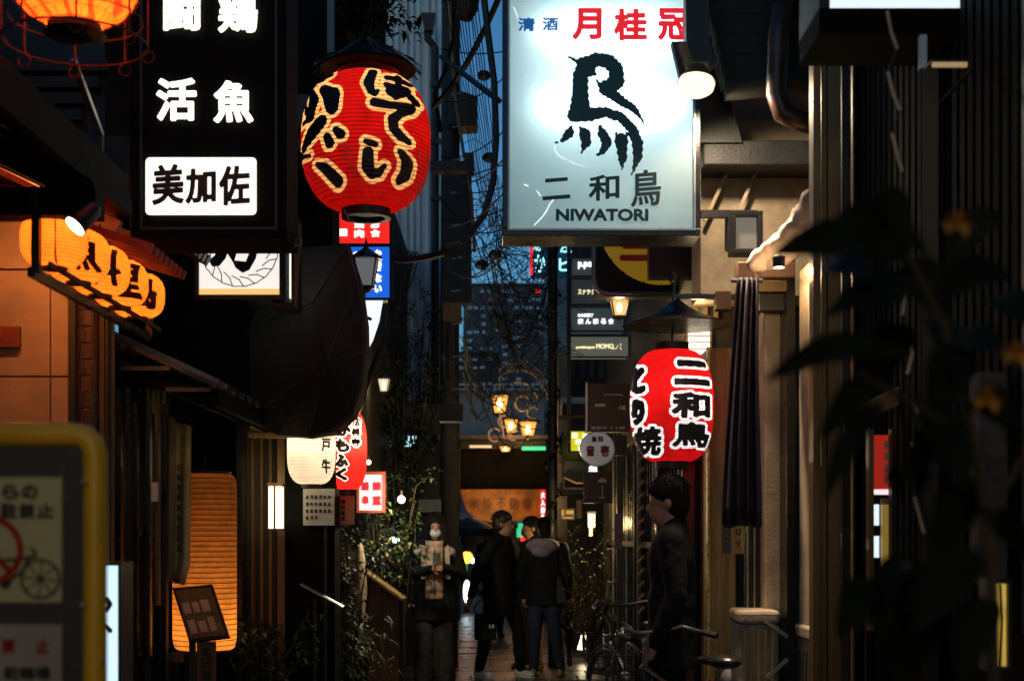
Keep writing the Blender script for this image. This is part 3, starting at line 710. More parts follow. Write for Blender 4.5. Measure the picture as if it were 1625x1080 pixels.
l = bpy.data.lights.new('spot_beam', 'SPOT'); l.energy = 70; l.color = (1, .78, .5); l.spot_size = R(165); l.spot_blend = .5; l.shadow_soft_size = .05
o = bpy.data.objects.new('spot_beam', l); COL.objects.link(o); o.parent = T; o.location = P(1125, 150, 7.5) - wloc(T); 
o.rotation_euler = Vector((.4, .06, -1)).to_track_quat('-Z', 'Y').to_euler()

l2 = l.copy(); l2.energy = 500; l2.spot_size = R(48); l2.spot_blend = .8; o2 = bpy.data.objects.new('spot_beam', l2); COL.objects.link(o2); o2.parent = T  # extra narrow beam added to brighten the lower pilaster
o2.location = P(1125, 158, 7.45) - wloc(T); o2.rotation_euler = (Vector((1.49, 7.05, 1.75)) - P(1125, 158, 7.45)).to_track_quat('-Z', 'Y').to_euler()
# ---- black vertical sign upper left
D = 6.5
T = thing('black_vertical_sign', 'tall black sign with glowing white characters and a lit white name panel', 'sign', P(330, 378, D))
MB().pb(222, -160, 437, 362, D, .3).build('body', M['nearblack'], T)
MB().frame(206, -170, 455, 378, D - .03, .36, 14, 14).build('frame', M['nearblack'], T, bevel=.006)
MB().frame(221, -160, 440, 364, D - .015, .02, 4, 4).build('inner_frame', M['greyboard'], T)
wl = emat('lit_letter', (1, .93, .74), 2.3)
mb = MB()
for ch, r in (('闘', (259, -16, 318, 49)), ('鶏', (346, -14, 409, 52)), ('活', (248, 124, 312, 192)), ('魚', (339, 128, 402, 195))): txt(mb, ch, r, D - .02, 2.3, 1.0)
mb.build('lit_lettering', wl, T)
pn = emat('warm_white_panel', (1, .94, .78), 1.5)
def rrect(x0, y0, x1, y1, r): return lambda X, Y: np.hypot(np.maximum(np.abs(X - (x0 + x1) / 2) - (x1 - x0) / 2 + r, 0), np.maximum(np.abs(Y - (y0 + y1) / 2) - (y1 - y0) / 2 + r, 0)) - r
mb = MB(); fill(mb, (227, 246, 411, 345), D - .02, rrect(231, 250, 407, 341, 7), 1.5); mb.build('lit_panel', pn, T)
mb = MB(); 
for ch, r in (('美', (241, 262, 292, 326)), ('加', (294, 268, 343, 324)), ('佐', (347, 264, 397, 327))): txt(mb, ch, r, D - .026, 2.1, 1.0, .06)
mb.build('panel_lettering', M['ink'], T)
MB().beam(P(300, 384, 6.7), P(478, 384, 6.7), .05, .035).build('support_bar', M['black'], T)
MB().pb(436, 340, 446, 372, 6.9, .1).build('side_light', pn, T)

# ---- rope ring sign below it
D = 8.0
T = thing('rope_ring_sign', 'white light box with a rope ring drawn round one black character', 'sign', P(380, 480, D))
pn2 = emat('pearl_panel', (1, .93, .86), .95)
MB().pb(315, 340, 443, 466, D, .3).build('lit_face', pn2, T)
MB().pb(315, 458, 443, 467, D - .004, .01).build('amber_edge', emat('amber_edge', (1, .62, .2), .9), T)
MB().frame(309, 330, 449, 475, D - .02, .34, 6, 8).build('frame', M['dkwood'], T, bevel=.004)
MB().pb(452, 345, 462, 472, D + .15, .2).build('side_face', pn, T)
MB().pb(449, 338, 453, 484, D, .3).build('side_frame', M['dkwood'], T)
MB().pb(462, 338, 467, 484, D, .3).build('side_frame', M['dkwood'], T)
MB().pb(430, 480, 466, 485, D, .3).build('foot_tray', M['bark'], T)
for k in range(8):
    MB().tube([P(440, 478 + k, D), P(460, 480 + k, D)], .002, 4) 
mb = MB()
cx, cyy, rr = 380, 393, 56; st = []
for k in range(-1, 14):
    a = math.pi * (1.06 - k / 12 * 1.12); a2 = math.pi * (1.06 - (k + 1) / 12 * 1.12)
    def pp(a, r): return (cx + r * math.cos(a), cyy + r * math.sin(a), .8)
    st.append([pp(a - .02, rr - 10), pp(a * .6 + a2 * .4, rr - 9), pp(a2, rr - 5), pp(a2 - .05, rr), pp(a2 * 1.0 - .1, rr + 4)])
    st.append([pp(a, rr + 5), pp((a + a2) / 2, rr + 6), pp(a2, rr + 5)])
fill(mb, (317, 396, 441, 462), D - .006, lambda X, Y: f_strokes(X, Y, st), .9)
fill(mb, (330, 396, 430, 440), D - .0065, lambda X, Y: np.minimum(f_poly(X, Y, [(345, 388), (366, 388), (358, 410), (348, 422), (337, 423), (331, 413), (341, 405)]), np.maximum(f_poly(X, Y, [(352, 388), (411, 388), (406, 410), (396, 428), (385, 433), (374, 425), (369, 415)]), -f_poly(X, Y, [(377, 397), (397, 397), (390, 415), (372, 413)]))), .9)
mb.build('lettering', M['ink'], T)
single(MB().pb(455, 490, 467, 518, 9.4, .02), 'blue_window_light', 'small cold white lit window slit under the rope ring sign', 'window', emat('cold_slit', (.5, .85, 1), 1.6))

# ---- caged orange lantern, top left
D = 5.0
orp = paper('orange_paper', (1, .14, .018), .4, .8, (1, .08, .006))
rdp = paper('red_seam_paper', (.9, .04, .01), .35, .8, (.9, .02, .0))
def seams(X, Y):
    f = np.full(X.shape, 99.)
    for m in (-.8, -.45, .05, .5, .85): f = np.minimum(f, np.abs((X - 120) / 98 - m * np.sqrt(np.clip(1 - ((Y + 20) / 75) ** 2, .01, 1)) ) * 98 - 3.5)
    return np.where(Y > -60, f, 99)
T, c, H, Rm = lantern('caged_lantern', 'glowing orange lantern in a wire cage at the top left corner', 118, -95, 42, 98, D, orp, M['black'], field=seams, ink=rdp, ribs=9, bulb=13, bcol=(1, .55, .25), prof=lambda u: max(.42, (1 - abs(2 * u - 1) ** 2.2) ** .5))
cg = thing('wire_cage', 'rusty round wire cage hanging around the orange lantern', 'cage', P(118, 95, D))
rw = 112 * D / F
MB().ring(P(120, 68, D), rw, .004, 40, 6).build('ring', M['rust'], cg); MB().ring(P(120, 30, D), rw * .93, .003, 40, 6).build('ring', M['rust'], cg)
MB().ring(P(120, -40, D), rw * 1.0, .003, 40, 6).build('ring', M['rust'], cg)
for k in range(8):
    a = 2 * math.pi * k / 8 + .3; p = P(120, 68, D) + Vector((math.cos(a) * rw, math.sin(a) * rw, 0))
    MB().tube([p + Vector((0, 0, .36)), p], .0045, 6).build('upright', M['rust'], cg)
    MB().ring(p - Vector((0, 0, .025)), .022, .0025, 14, 5, v=Vector((0, 0, 1))).build('loop', M['rust'], cg)
mb = MB(); hx = .035      # hexagonal netting round the lantern
rn = Rm * 1.05
for k in range(26):
    a = 2 * math.pi * k / 26
    for j in range(10):
        u0 = .12 + j * .09; off = (j % 2) * math.pi / 26
        def sp(a, u): r = rn * max(.45, max(0, 1 - abs(2 * u - 1) ** 2.2) ** .5); return (c.x + r * math.cos(a), c.y + r * math.sin(a), c.z + H / 2 - u * H)
        b = a + off
        mb.tube([sp(b, u0), sp(b, u0 + .045)], .001, 3, False); mb.tube([sp(b, u0 + .045), sp(b + math.pi / 26, u0 + .09)], .001, 3, False); mb.tube([sp(b, u0 + .045), sp(b - math.pi / 26, u0 + .09)], .001, 3, False)
tag(mb.build('netting', M['rust'], cg), kind='stuff')
MB().lathe(P(120, 62, D), [(.001, 0), (.06, .002), (.11, .012), (.1, .016), (.001, .01)], 24).build('base_plate', M['blackgloss'], cg)
single(MB().beam(P(116, 95, 5.6), P(160, 215, 5.9), .025, .02), 'steel_brace', 'slanting blue grey steel brace below the wire cage', 'brace', M['steel'])
single(MB().pb(153, 215, 162, 252, 5.9, .03), 'brace_foot', 'short pale upright at the foot of the slanting brace', 'bracket', M['bark'])

# ---- five small orange lanterns in a row
yp = paper('amber_paper', (1, .27, .038), .08, .8, (1, .18, .012))
yk = paper('red_ink_paper', (.5, .06, .01), .1, .7)
labs = ['nearest and largest amber lantern of the row with one dark stripe', 'second amber lantern from the front in the slanting row of five', 'middle amber lantern in the slanting row of five', 'fourth amber lantern from the front in the slanting row of five', 'farthest and reddest amber lantern of the slanting row of five']
for k in range(5):
    Dk = 5.6 + k * .32; X0 = -1.77; pxc = VX + X0 * F / Dk; zc = 2.66 ; pyc = VY - (zc - CH) * F / Dk; hw = .128 * F / Dk; hh = .105 * F / Dk
    def fld(X, Y, pxc=pxc, pyc=pyc, hw=hw, k=k):
        f = np.full(X.shape, 99.)
        if k == 0:
            for m in (-.35, .35): f = np.minimum(f, np.abs((X - pxc) / hw - m * np.sqrt(np.clip(1 - ((Y - pyc) / hw * .9) ** 2, .05, 1))) * hw - 1.6)
            return f
        return f_text(X, Y, '活魚料理鳥'[k], (pxc - .15 * hw, pyc - .62 * hw, pxc + .86 * hw, pyc + .6 * hw), 2.0)
        return f_strokes(X, Y, [[(pxc + .15 * hw, pyc - .6 * hw, 4), (pxc + .35 * hw, pyc - .2 * hw, 6), (pxc + .3 * hw, pyc + .3 * hw, 6)], [(pxc + .7 * hw, pyc - .3 * hw, 5), (pxc + .75 * hw, pyc + .25 * hw, 6), (pxc + .5 * hw, pyc + .6 * hw, 5)]])
    lantern('amber_lantern', labs[k], pxc, pyc - hh, pyc + hh, hw, Dk, yp, M['dkwood'], group='small amber lanterns under the red eave', field=fld, ink=M['redwood'] if k == 0 else M['ink'], ribs=16, bulb=2.5, bcol=(1, .60, .25), prof=lambda u: (1 - abs(2 * u - 1) ** 2.6) ** .5 * .62 + .38, nth=48, ribm=yk, step=44, caph=4)
T = thing('lantern_rack', 'black metal rack running under the row of small amber lanterns', 'rack', (-1.8, 5.5, 2.5))
MB().beam((-1.8, 5.42, 2.505), (-1.8, 7.2, 2.505), .03, .035).build('lower_rail', M['blackgloss'], T)
MB().beam((-1.78, 5.42, 2.5), (-1.78, 5.42, 2.82), .03, .03).build('upright', M['blackgloss'], T)
MB().beam((-1.74, 5.45, 2.54), (-1.74, 7.2, 2.54), .012, .02).build('light_strip', M['bark'], T)
MB().beam((-1.78, 7.15, 2.5), (-1.78, 7.15, 2.8), .03, .03).build('upright', M['blackgloss'], T)
sp = thing('clip_spotlight', 'oval white spotlight shining in front of the nearest amber lantern', 'lamp', P(118, 360, 5.3))
ax = Vector((-.55, -.42, -.72)).normalized()
lathe_ax(P(119, 359, 5.3), ax, [(.02, -.12), (.035, -.1), (.042, 0)], M['black'], 'housing', sp, cap=False)
lathe_ax(P(119, 359, 5.3), ax, [(.0401, -.002), (.0402, .002)], emat('spot_disc', (1, .93, .8), 6), 'lens', sp)
MB().tube([P(125, 345, 5.4), P(140, 325, 5.5)], .008, 6).build('arm', M['black'], sp)

# ---- big red lantern with hand-brushed hiragana
D = 8.0
ho = [[(598, 138, 5.5), (594, 160, 7), (597, 174, 4), (603, 178, 3), (608, 172, 1.5)], [(620, 146, 3.5), (652, 147, 4)], [(620, 160, 3), (652, 161, 3)], [(636, 140, 3.5), (637, 165, 3.5)], [(640, 168, 3.5), (626, 164, 4), (623, 172, 3.5), (634, 178, 4), (644, 172, 4), (650, 168, 4), (663, 180, 4.5)]]
te = [[(603, 192, 6), (625, 194, 5), (657, 191, 5.5), (656, 196, 4), (642, 204, 5), (630, 216, 6), (632, 230, 6), (642, 240, 5.5), (652, 245, 4)]]
ii = [[(590, 252, 3), (604, 256, 3.5)], [(594, 268, 7), (592, 288, 8), (598, 298, 6), (608, 296, 4), (618, 285, 2)], [(642, 263, 4), (651, 275, 7), (647, 293, 6), (636, 304, 3)]]
fu = [[(515, 143, 3), (529, 136, 6)], [(500, 158, 4), (506, 180, 8), (500, 205, 7), (489, 208, 3)], [(522, 163, 6), (536, 178, 13), (538, 198, 9)], [(489, 170, 1.5), (492, 192, 2)]]
gu = [[(521, 216, 8), (507, 228, 10), (490, 245, 6), (484, 252, 2)], [(530, 242, 5), (534, 252, 6)], [(544, 233, 4), (552, 241, 6)], [(484, 258, 2), (500, 262, .8)], [(512, 278, 2), (525, 286, 6), (545, 306, 7)]]
def big(X, Y):
    # keep the brush strokes; widen them slightly unevenly like a brush
    return f_strokes(X, Y, ho + te + ii + fu + gu) - 1.6 + .5 * np.sin(X * .21 + 1) * np.sin(Y * .17)
redp = paper('red_paper', (.5, .006, .006), .02, .8, (.8, .008, .012)); crp = paper('cream_outline_paper', (.98, .62, .28), .18, .8, (1, .6, .22))
T, c, H, Rm = lantern('big_red_lantern', 'big round red paper lantern with black cream-edged hiragana, wrapped in fine netting', 581, 122, 333, 102, D, redp, M['black'], field=big, t1=5.6, outl=crp, ink=M['ink'], hoopr=.0019, ribs=34, bulb=9.5, bcol=(1, .72, .45), prof=lambda u: (1 - abs(2 * u - 1) ** 2.35) ** .5 * .64 + .36, nth=150, step=180, ribm=M['redwood'], caph=14)
tag(T, kind=None); mb = MB()
for k in range(46):     # loose netting over the lower left
    a0 = math.pi * (1.0 + random.uniform(.0, 1)); pts = []
    for j in range(8):
        u = .62 + .38 * j / 7; r = Rm * 1.012 * (max(0, 1 - abs(2 * u - 1) ** 2.35) ** .5 * .64 + .36); a = a0 + .18 * j * random.uniform(.2, .5); pts.append((c.x + r * math.cos(a), c.y + r * math.sin(a), c.z + H / 2 - u * H))
    mb.tube(pts, .0007, 3, False)
tag(mb.build('netting', mat('pale_thread', (.35, .25, .14), .6, bump=0), T), kind='stuff')
MB().tube([P(546, 333, D - .12), P(552, 345, D - .12), P(556, 352, D - .12)], .006, 6).build('tie_wire', M['steel'], T)
T = thing('lantern_roof', 'conical dark thatch cap sheltering the big red lantern', 'canopy', P(580, 112, D))
mb = MB().lathe(P(584, 112, D), [(.27, 0), (.26, .02), (.17, .07), (.06, .14), (.02, .2)], 28); mb.build('cap', M['nearblack'], T)
MB().lathe(P(584, 116, D), [(.18, 0), (.18, .05)], 24).build('collar', M['black'], T)
for k in range(60):
    a = random.uniform(0, 6.28); MB().tube([P(584, 112, D) + Vector((math.cos(a) * .05, math.sin(a) * .05, .17)), P(584, 112, D) + Vector((math.cos(a + .2) * .22, math.sin(a + .2) * .16, .07)), P(584, 112, D) + Vector((math.cos(a + .3) * .31, math.sin(a + .3) * .31, random.uniform(-.01, .02)))], .003, 4, False).build('straw', M['tarp'] if k % 5 else M['corrg'], T)

# ---- red and blue lit sign behind, with a tapering white foot
D = 12.0
T = thing('red_blue_sign', 'tall lit sign, red above blue above a tapering white foot', 'sign', P(590, 560, D))
MB().pb(538, 338, 619, 386, D, .12).build('red_panel', emat('lit_red', (1, .02, .015), .95), T)
MB().pb(553, 391, 618, 472, D, .12).build('blue_panel', emat('lit_blue', (.01, .13, .75), .95), T)
mb = MB(); fill(mb, (578, 474, 612, 560), D, lambda X, Y: f_poly(X, Y, [(580, 475), (608, 475), (602, 510), (592, 540), (582, 558), (580, 558)]), 1.5); mb.build('white_foot', emat('lit_foot', (.85, .93, 1), 1.1), T)
MB().pb(537, 386, 621, 391, D - .02, .16).build('divider', M['black'], T); MB().pb(553, 472, 620, 476, D - .02, .16).build('divider', M['black'], T)
MB().pb(618, 330, 622, 480, D - .02, .16).build('edge_frame', M['black'], T)
pts = [(621, 478), (617, 510), (609, 540), (598, 570), (585, 600), (575, 625), (566, 650)]
MB().tube([P(x, y, D) for x, y in pts], .028, 8).build('curved_edge', M['black'], T, smooth=True)
MB().tube([P(578, 620, D - .05), P(570, 645, D - .05), P(564, 658, D - .05)], .03, 8).build('metal_tip', M['steel'], T, smooth=True)
mb = MB()
for ch, r in (('焼', (562, 350, 578, 362)), ('肉', (562, 364, 578, 377)), ('お', (588, 350, 603, 362)), ('食', (588, 364, 603, 376)), ('田', (538, 363, 551, 375))): txt(mb, ch, r, D - .01, .9, .8)
for ch, r in (('か', (594, 396, 606, 408)), ('き', (596, 414, 606, 430)), ('な', (594, 434, 606, 448)), ('い', (594, 452, 606, 464)), ('の', (560, 399, 572, 407))): txt(mb, ch, r, D - .01, .9, .8)
mb.build('lettering', M['litwhite'], T)

# ---- coach lamps
def coach(name, label, px, py, D, w, h, lit=0., col=(1, .62, .25), gl=None, arm=None, group=None, cat='lamp', emis=None):
    s = D / F; c = P(px, py, D); T = thing(name, label, cat, (c.x, c.y, c.z - h * s / 2), group); W = w * s / 2; Hh = h * s / 2
    g = gl or (lampglass('coach_glass_%d' % int(lit * 10), col, lit) if lit else M['glass'])
    def fr(r, z): return [Vector((c.x + a * r, c.y + b * r, c.z + z)) for a, b in ((-1, -1), (1, -1), (1, 1), (-1, 1))]
    t = fr(W, Hh * .55); b = fr(W * .62, -Hh * .7)
    for i in range(4):
        mb = MB(); q = [b[i], b[(i + 1) % 4], t[(i + 1) % 4], t[i]]; m_ = sum(q, Vector()) / 4; q = [m_ + (v - m_) * .93 for v in q]; mb.quad(*q); mb.build('pane', g, T)
        MB().tube([b[i], t[i]], W * .09, 6).build('corner_bar', M['blackgloss'], T)
    MB().lathe((c.x, c.y, c.z + Hh * .55), [(W * 1.55, -.004), (W * 1.5, Hh * .08), (W * .8, Hh * .32), (W * .25, Hh * .5), (W * .1, Hh * .8), (0.002, Hh * .95)], 12).build('cap', M['blackgloss'], T)
    MB().lathe((c.x, c.y, c.z - Hh), [(W * .12, 0), (W * .5, Hh * .12), (W * .92, Hh * .3)], 12).build('foot', M['blackgloss'], T)
    if lit:
        MB().ell((c.x, c.y, c.z - Hh * .05), W * .3, W * .3, Hh * .4, 10, 8).build('light_bulb', emat('bulb_glass', (1, .75, .4), 10), T)
    if arm: MB().tube([P(*p) for p in arm], .012 * D / 10, 6).build('arm', M['blackgloss'], T)
    return T
coach('coach_lamp', 'unlit black coach lamp with grey glass in front of the blue sign', 581, 430, 11, 34, 70, gl=emat('grey_glass_glow', (.32, .34, .36), .35), arm=[(578, 465, 11), (577, 490, 11), (580, 503, 10.9), (588, 506, 10.8)])  # faint glow put into the panes of this unlit lamp
T = coach('coach_lamp', 'small white lit coach lamp above the hedge on the left', 609, 610, 14, 18, 32, 1.2, (1, .82, .5), arm=[(609, 592, 14), (595, 590, 14.1), (585, 600, 14.2)]); lamp('bulb', P(609, 609, 13.7), 6, (1, .8, .5), .04, T)
T = coach('coach_lamp', 'lit amber coach lamp hanging under the yellow circle sign', 983, 487, 10.8, 28, 42, 1.4, (1, .6, .2), arm=[(983, 470, 10.8), (983, 462, 10.8), (1000, 460, 10.9), (1040, 462, 11)]); lamp('bulb', P(983, 489, 10.5), 9, (1, .66, .3), .04, T)
T = coach('coach_lamp', 'unlit dark coach lamp on the orange wall edge', 893, 706, 17, 10, 34); 
for k, (x, y, w, h) in enumerate(((793, 640, 25, 40), (811, 675, 20, 30), (838, 680, 24, 34), (802, 712, 18, 12))):
    T = coach('gate_lamp', ('upper left lit amber gate lamp, highest of the cluster', 'middle small lit amber gate lamp', 'right lit amber gate lamp under the small ring', 'lowest flat lit amber lamp under the gate beam')[k], x, y, 25 - (k == 3) * .1, w * 1.15, h * 1.1, 2.2, (1, .38, .06), group='amber lamps on the gate'); lamp('bulb', P(x, y, 24.4), 9, (1, .5, .18), .08, T)

# ---- canvas-wrapped mass at the left
T = thing('canvas_awning', 'huge dark canvas awning with folded facets hanging above the white lantern', 'awning', P(500, 690, 9))
A = [P(440, 395, 8.85), P(552, 388, 8.65), P(568, 440, 8.55), P(577, 505, 8.50), P(578, 560, 8.50), P(572, 610, 8.50), P(558, 655, 8.55), P(530, 682, 8.60), P(490, 693, 8.65), P(440, 690, 8.75), P(400, 660, 8.85), P(395, 520, 8.95), P(520, 572, 8.30), P(495, 480, 8.45), P(540, 690, 8.95)]
mb = MB().add(A + [p + Vector((0, .35, 0)) for p in A], [(0, 13, 1), (1, 13, 2), (2, 13, 3), (3, 13, 12), (3, 12, 4), (4, 12, 5), (5, 12, 6), (6, 12, 7), (7, 12, 8), (8, 12, 9), (9, 12, 10), (10, 12, 11), (11, 12, 13), (11, 13, 0)] + [(i, i + 1, 16 + i, 15 + i) for i in range(11)])
mb.build('canvas', M['tarp'], T)
MB().tube(A[1:9], .012, 6).build('hem', M['bark'], T)
for i in (2, 4, 6, 8, 10): MB().tube([A[12] + Vector((0, -.006, 0)), A[i] + Vector((0, -.006, 0))], .004, 5).build('seam', M['greyboard'], T)
for i in (1, 11): MB().tube([A[13] + Vector((0, -.006, 0)), A[i] + Vector((0, -.006, 0))], .004, 5).build('seam', M['greyboard'], T)

# ---- white lantern
D = 9.0
wp = paper('white_paper', (.95, .84, .66), .45, .8, (1, .84, .58))
def fw(X, Y): return np.minimum(f_text(X, Y, '戸', (514, 697, 527, 718), .7), f_text(X, Y, '牛', (514, 729, 527, 752), .7))
T, c, H, Rm = lantern('white_lantern', 'tall white paper lantern with black characters on its right side', 494, 655, 768, 38, D, wp, M['black'], field=fw, ink=M['ink'], ribs=22, bulb=7, bcol=(1, .82, .6), prof=lambda u: (1 - max(0, 2 * u - 1) ** 3.4) ** .5 * .62 + .38, nth=64, ribm=M['ochre'], caph=5)
single(MB().beam(P(395, 690, 9), P(528, 693, 9), .04, .03), 'lantern_beam', 'thin lit beam under the canvas above the white lantern', 'beam', M['ochre'])

# ---- red flat lantern かもふく
D = 9.42
kf = [('か', (536, 674, 560, 694), 0), ('も', (533, 697, 558, 719), 0), ('ふ', (533, 721, 556, 742), 0), ('く', (535, 743, 554, 763), 0), ('法', (560, 664, 574, 678), 1), ('善', (560, 680, 574, 694), 1), ('寺', (560, 696, 574, 710), 1)]
def fk(X, Y):
    f = np.full(X.shape, 99.)
    for ch, r, s in kf: f = np.minimum(f, f_text(X, Y, ch, r, 1.8 if not s else .6))
    return f
rp2 = paper('bright_red_paper', (.85, .02, .015), .62, .8, (1, .012, .012)); wp2 = paper('white_outline_paper', (.95, .8, .6), .8, .8, (1, .85, .68))
T, c, H, Rm = lantern('slim_red_lantern', 'slim bright red lantern with hiragana behind the white lantern', 552, 652, 776, 30, D, rp2, M['black'], field=fk, t1=1.7, outl=wp2, ink=M['ink'], ribs=26, bulb=10, prof=lambda u: (1 - abs(2 * u - 1) ** 2.8) ** .5 * .62 + .38, nth=90, step=120, caph=8)

# ---- long orange lantern
D = 8.3
lp = paper('long_orange_paper', (.95, .42, .10), .035, .8, (1, .3, .04))
T, c, H, Rm = lantern('long_orange_lantern', 'long ribbed orange lantern glowing brightest near its foot', 325, 752, 1030, 50, D, lp, M['dkwood'], ribs=34, bulb=.08, bcol=(1, .6, .3), prof=lambda u: (1 - abs(2 * u - 1) ** 16) ** .5 * .2 + .8, nth=48, step=200, ribm=M['wood'], caph=4, hoopr=.0026)
lamp('bulb', (c.x, c.y, c.z - H * .38), 2.2, (1, .62, .28), .04, T)
lamp('bulb', (c.x, c.y, c.z - H * .1), .35, (1, .6, .28), .04, T)
# cloth beside it
T = thing('noren_cloth', 'pale yellow hanging cloth with dark characters beside the long orange lantern', 'curtain', P(283, 925, 8))
mb = MB(); n = 10; vs = []
for j in range(9):
    v = j / 8; xl = 264 + 2 * v; xr = (303 - 3 * v) if v < .95 else 292; yt = 662 + (1 - 1) ; 
    for i in range(n + 1):
        u = i / n; x = xl + (xr - xl) * u; y = 658 + 18 * u + v * (262 - 10 * u); vs.append(P(x, y, 8.0 - .05 * math.sin(u * 9 + v) - .1 * u))
mb.add(vs, [(j * (n + 1) + i, j * (n + 1) + i + 1, (j + 1) * (n + 1) + i + 1, (j + 1) * (n + 1) + i) for j in range(8) for i in range(n)]); o = mb.build('cloth', M['cream'], T, smooth=True)
md = o.modifiers.new('thick', 'SOLIDIFY'); md.thickness = .004
MB().tube([P(262, 660, 8.02), P(306, 678, 7.9)], .008, 6).build('rod', M['dkwood'], T)
mb = MB()
for i in range(9): txt(mb, random.choice('炭火焼鳥酒'), (280, 735 + i * 16, 288, 747 + i * 16), 7.82, .4, .9)
mb.build('lettering', M['ink'], T)

# ---- menu stand
T = thing('menu_board', 'dark tilted menu board on a post in front of the long orange lantern', 'menu board', P(320, 1300, 7.5)) 
a, b, c_, d = P(273, 932, 7.55), P(336, 926, 7.5), P(364, 1010, 7.3), P(300, 1018, 7.35)
nrm = (b - a).cross(d - a).normalized(); nrm = nrm if nrm.y < 0 else -nrm
mb = MB().add([a, b, c_, d, a - nrm * .02, b - nrm * .02, c_ - nrm * .02, d - nrm * .02], [(3, 2, 1, 0), (4, 5, 6, 7), (0, 1, 5, 4), (1, 2, 6, 5), (2, 3, 7, 6), (3, 0, 4, 7)]); mb.build('board', M['blackgloss'], T, bevel=.003)
def bil(u, v, e=.002): return a * (1 - u) * (1 - v) + b * u * (1 - v) + c_ * u * v + d * (1 - u) * v + nrm * e
menu = mat('menu_print', (.09, .06, .035), .4, var=.5, scale=18, bump=0)
MB().quad(bil(.06, .95), bil(.94, .95), bil(.94, .06), bil(.06, .06)).build('menu_sheet', menu, T)
for (u, v, w, h) in ((.12, .62, .18, .25), (.36, .66, .2, .2), (.62, .6, .16, .26), (.12, .3, .18, .2), (.36, .3, .16, .2), (.58, .28, .2, .22)): MB().quad(bil(u, v + h, .004), bil(u + w, v + h, .004), bil(u + w, v, .004), bil(u, v, .004)).build('menu_picture', M['tan'], T)
MB().pb(300, 1012, 309, 1300, 7.5, .03).build('post', M['dkwood'], T)
wb = MB().pb(312, 1018, 342, 1200, 7.35, .02).build('wood_tag', M['wood'], T, bevel=.003)
mb = MB()
for i in range(4): txt(mb, '本日御席'[i], (319, 1026 + i * 18, 334, 1042 + i * 18), 7.34, .8, .9)
mb.build('tag_lettering', M['ink'], T)
T = thing('small_tag', 'small wooden price tag at the foot of the dark shop front', 'sign', P(275, 1050, 7.9))
MB().pb(259, 1035, 290, 1050, 7.9, .02).build('plate', M['wood'], T, bevel=.002); MB().pb(266, 1050, 270, 1280, 7.92, .02).build('stake', M['dkwood'], T)

# ---- box sconce
T = thing('box_sconce', 'box shaped white wall lamp on the post left of the white lantern', 'lamp', P(436, 838, 9.2))
MB().pb(426, 771, 446, 838, 9.1, .1).build('shade', emat('sconce_white', (1, .83, .55), 2.6), T)
MB().pb(434, 769, 437, 840, 9.09, .12).build('bar', M['wood'], T); MB().pb(424, 766, 448, 771, 9.08, .13).build('top_cap', M['wood'], T); MB().pb(424, 838, 448, 841, 9.08, .13).build('bottom_cap', M['wood'], T)
lamp('bulb', P(415, 760, 8.9), 1.5, (1, .75, .4), .05, T)

# ---- pink eel sign
D = 13
T = thing('eel_sign', 'small pinkish white light box with red characters on the left', 'sign', P(588, 812, D))
MB().pb(570, 753, 607, 809, D, .1).build('lit_face', emat('lit_pink', (1, .55, .55), 1.05), T)
MB().frame(566, 748, 611, 813, D - .02, .14, 4, 4).build('frame', M['redwood'], T)
mb = MB()
for ch, r in (('鰻', (573, 764, 586, 778)), ('串', (575, 786, 585, 800)), ('鰻', (591, 764, 605, 778)), ('重', (591, 786, 605, 801))): txt(mb, ch, r, D - .01, .7, .8)
mb.build('lettering', emat('red_letter', (.5, .01, .03), .5), T)
T = thing('round_bulb', 'bare white globe bulb glowing in the hedge', 'lamp', P(637, 797, 13)); MB().ell(P(637, 792, 13), .035, .035, .035).build('globe', emat('globe', (1, .9, .6), 9), T); MB().lathe(P(637, 785, 13), [(.012, 0), (.012, .04)], 8).build('socket', M['black'], T); lamp('bulb', P(642, 785, 12.7), 42, (1, .85, .55), .04, T)
T = thing('round_bulb', 'tiny white bulb high behind the slim red lantern', 'lamp', P(585, 737, 13)); MB().ell(P(585, 733, 13), .022, .022, .022).build('globe', emat('globe2', (1, .85, .6), 6), T); MB().lathe(P(585, 728, 13), [(.01, 0), (.01, .03)], 8).build('socket', M['black'], T)
T = thing('cold_floodlight', 'cold white floodlight with a round bracket inside the hedge', 'lamp', P(626, 865, 14)); MB().ell(P(626, 856, 14), .05, .05, .03).build('lens', emat('flood', (.7, .95, 1), 8), T); MB().ring(P(618, 858, 14.05), .12, .012, 24, 6, v=Vector((0, 0, 1))).build('bracket', M['bark'], T); MB().tube([P(606, 880, 14.1), P(606, 960, 14.1)], .015, 6).build('stand', M['bark'], T)
lamp('bulb', P(618, 856, 13.7), 1.2, (.7, .95, 1), .05, T)
T = thing('cyan_window', 'cyan white lit window sign high behind the hedge', 'sign', P(648, 705, 17)); 
MB().pb(636, 677, 664, 708, 17, .05).build('lit_face', emat('cyan_lit', (.5, .95, 1), 1.2), T); MB().frame(633, 674, 667, 711, 16.97, .1, 3).build('frame', M['black'], T)
for x, y in ((642, 690), (655, 683)): MB().pb(x, y - 6, x + 5, y + 8, 16.96, .02).build('dark_figure', M['leafdk'], T)
T = thing('warm_dot_lamp', 'small warm lamp glowing behind the womans shoulder', 'lamp', P(741, 885, 24)); MB().ell(P(741, 884, 24), .1, .05, .1).build('globe', neon['o'], T); MB().tube([P(741, 878, 24), P(745, 868, 24)], .02, 6).build('stem', M['black'], T)
T = thing('cold_flood', 'cold white flood lamp low between the woman and the man', 'lamp', P(741, 962, 27)); MB().ell(P(741, 938, 27), .07, .05, .22).build('globe', neon['w'], T); MB().tube([P(741, 960, 27), P(741, 972, 27)], .05, 6).build('foot', M['wood'], T)
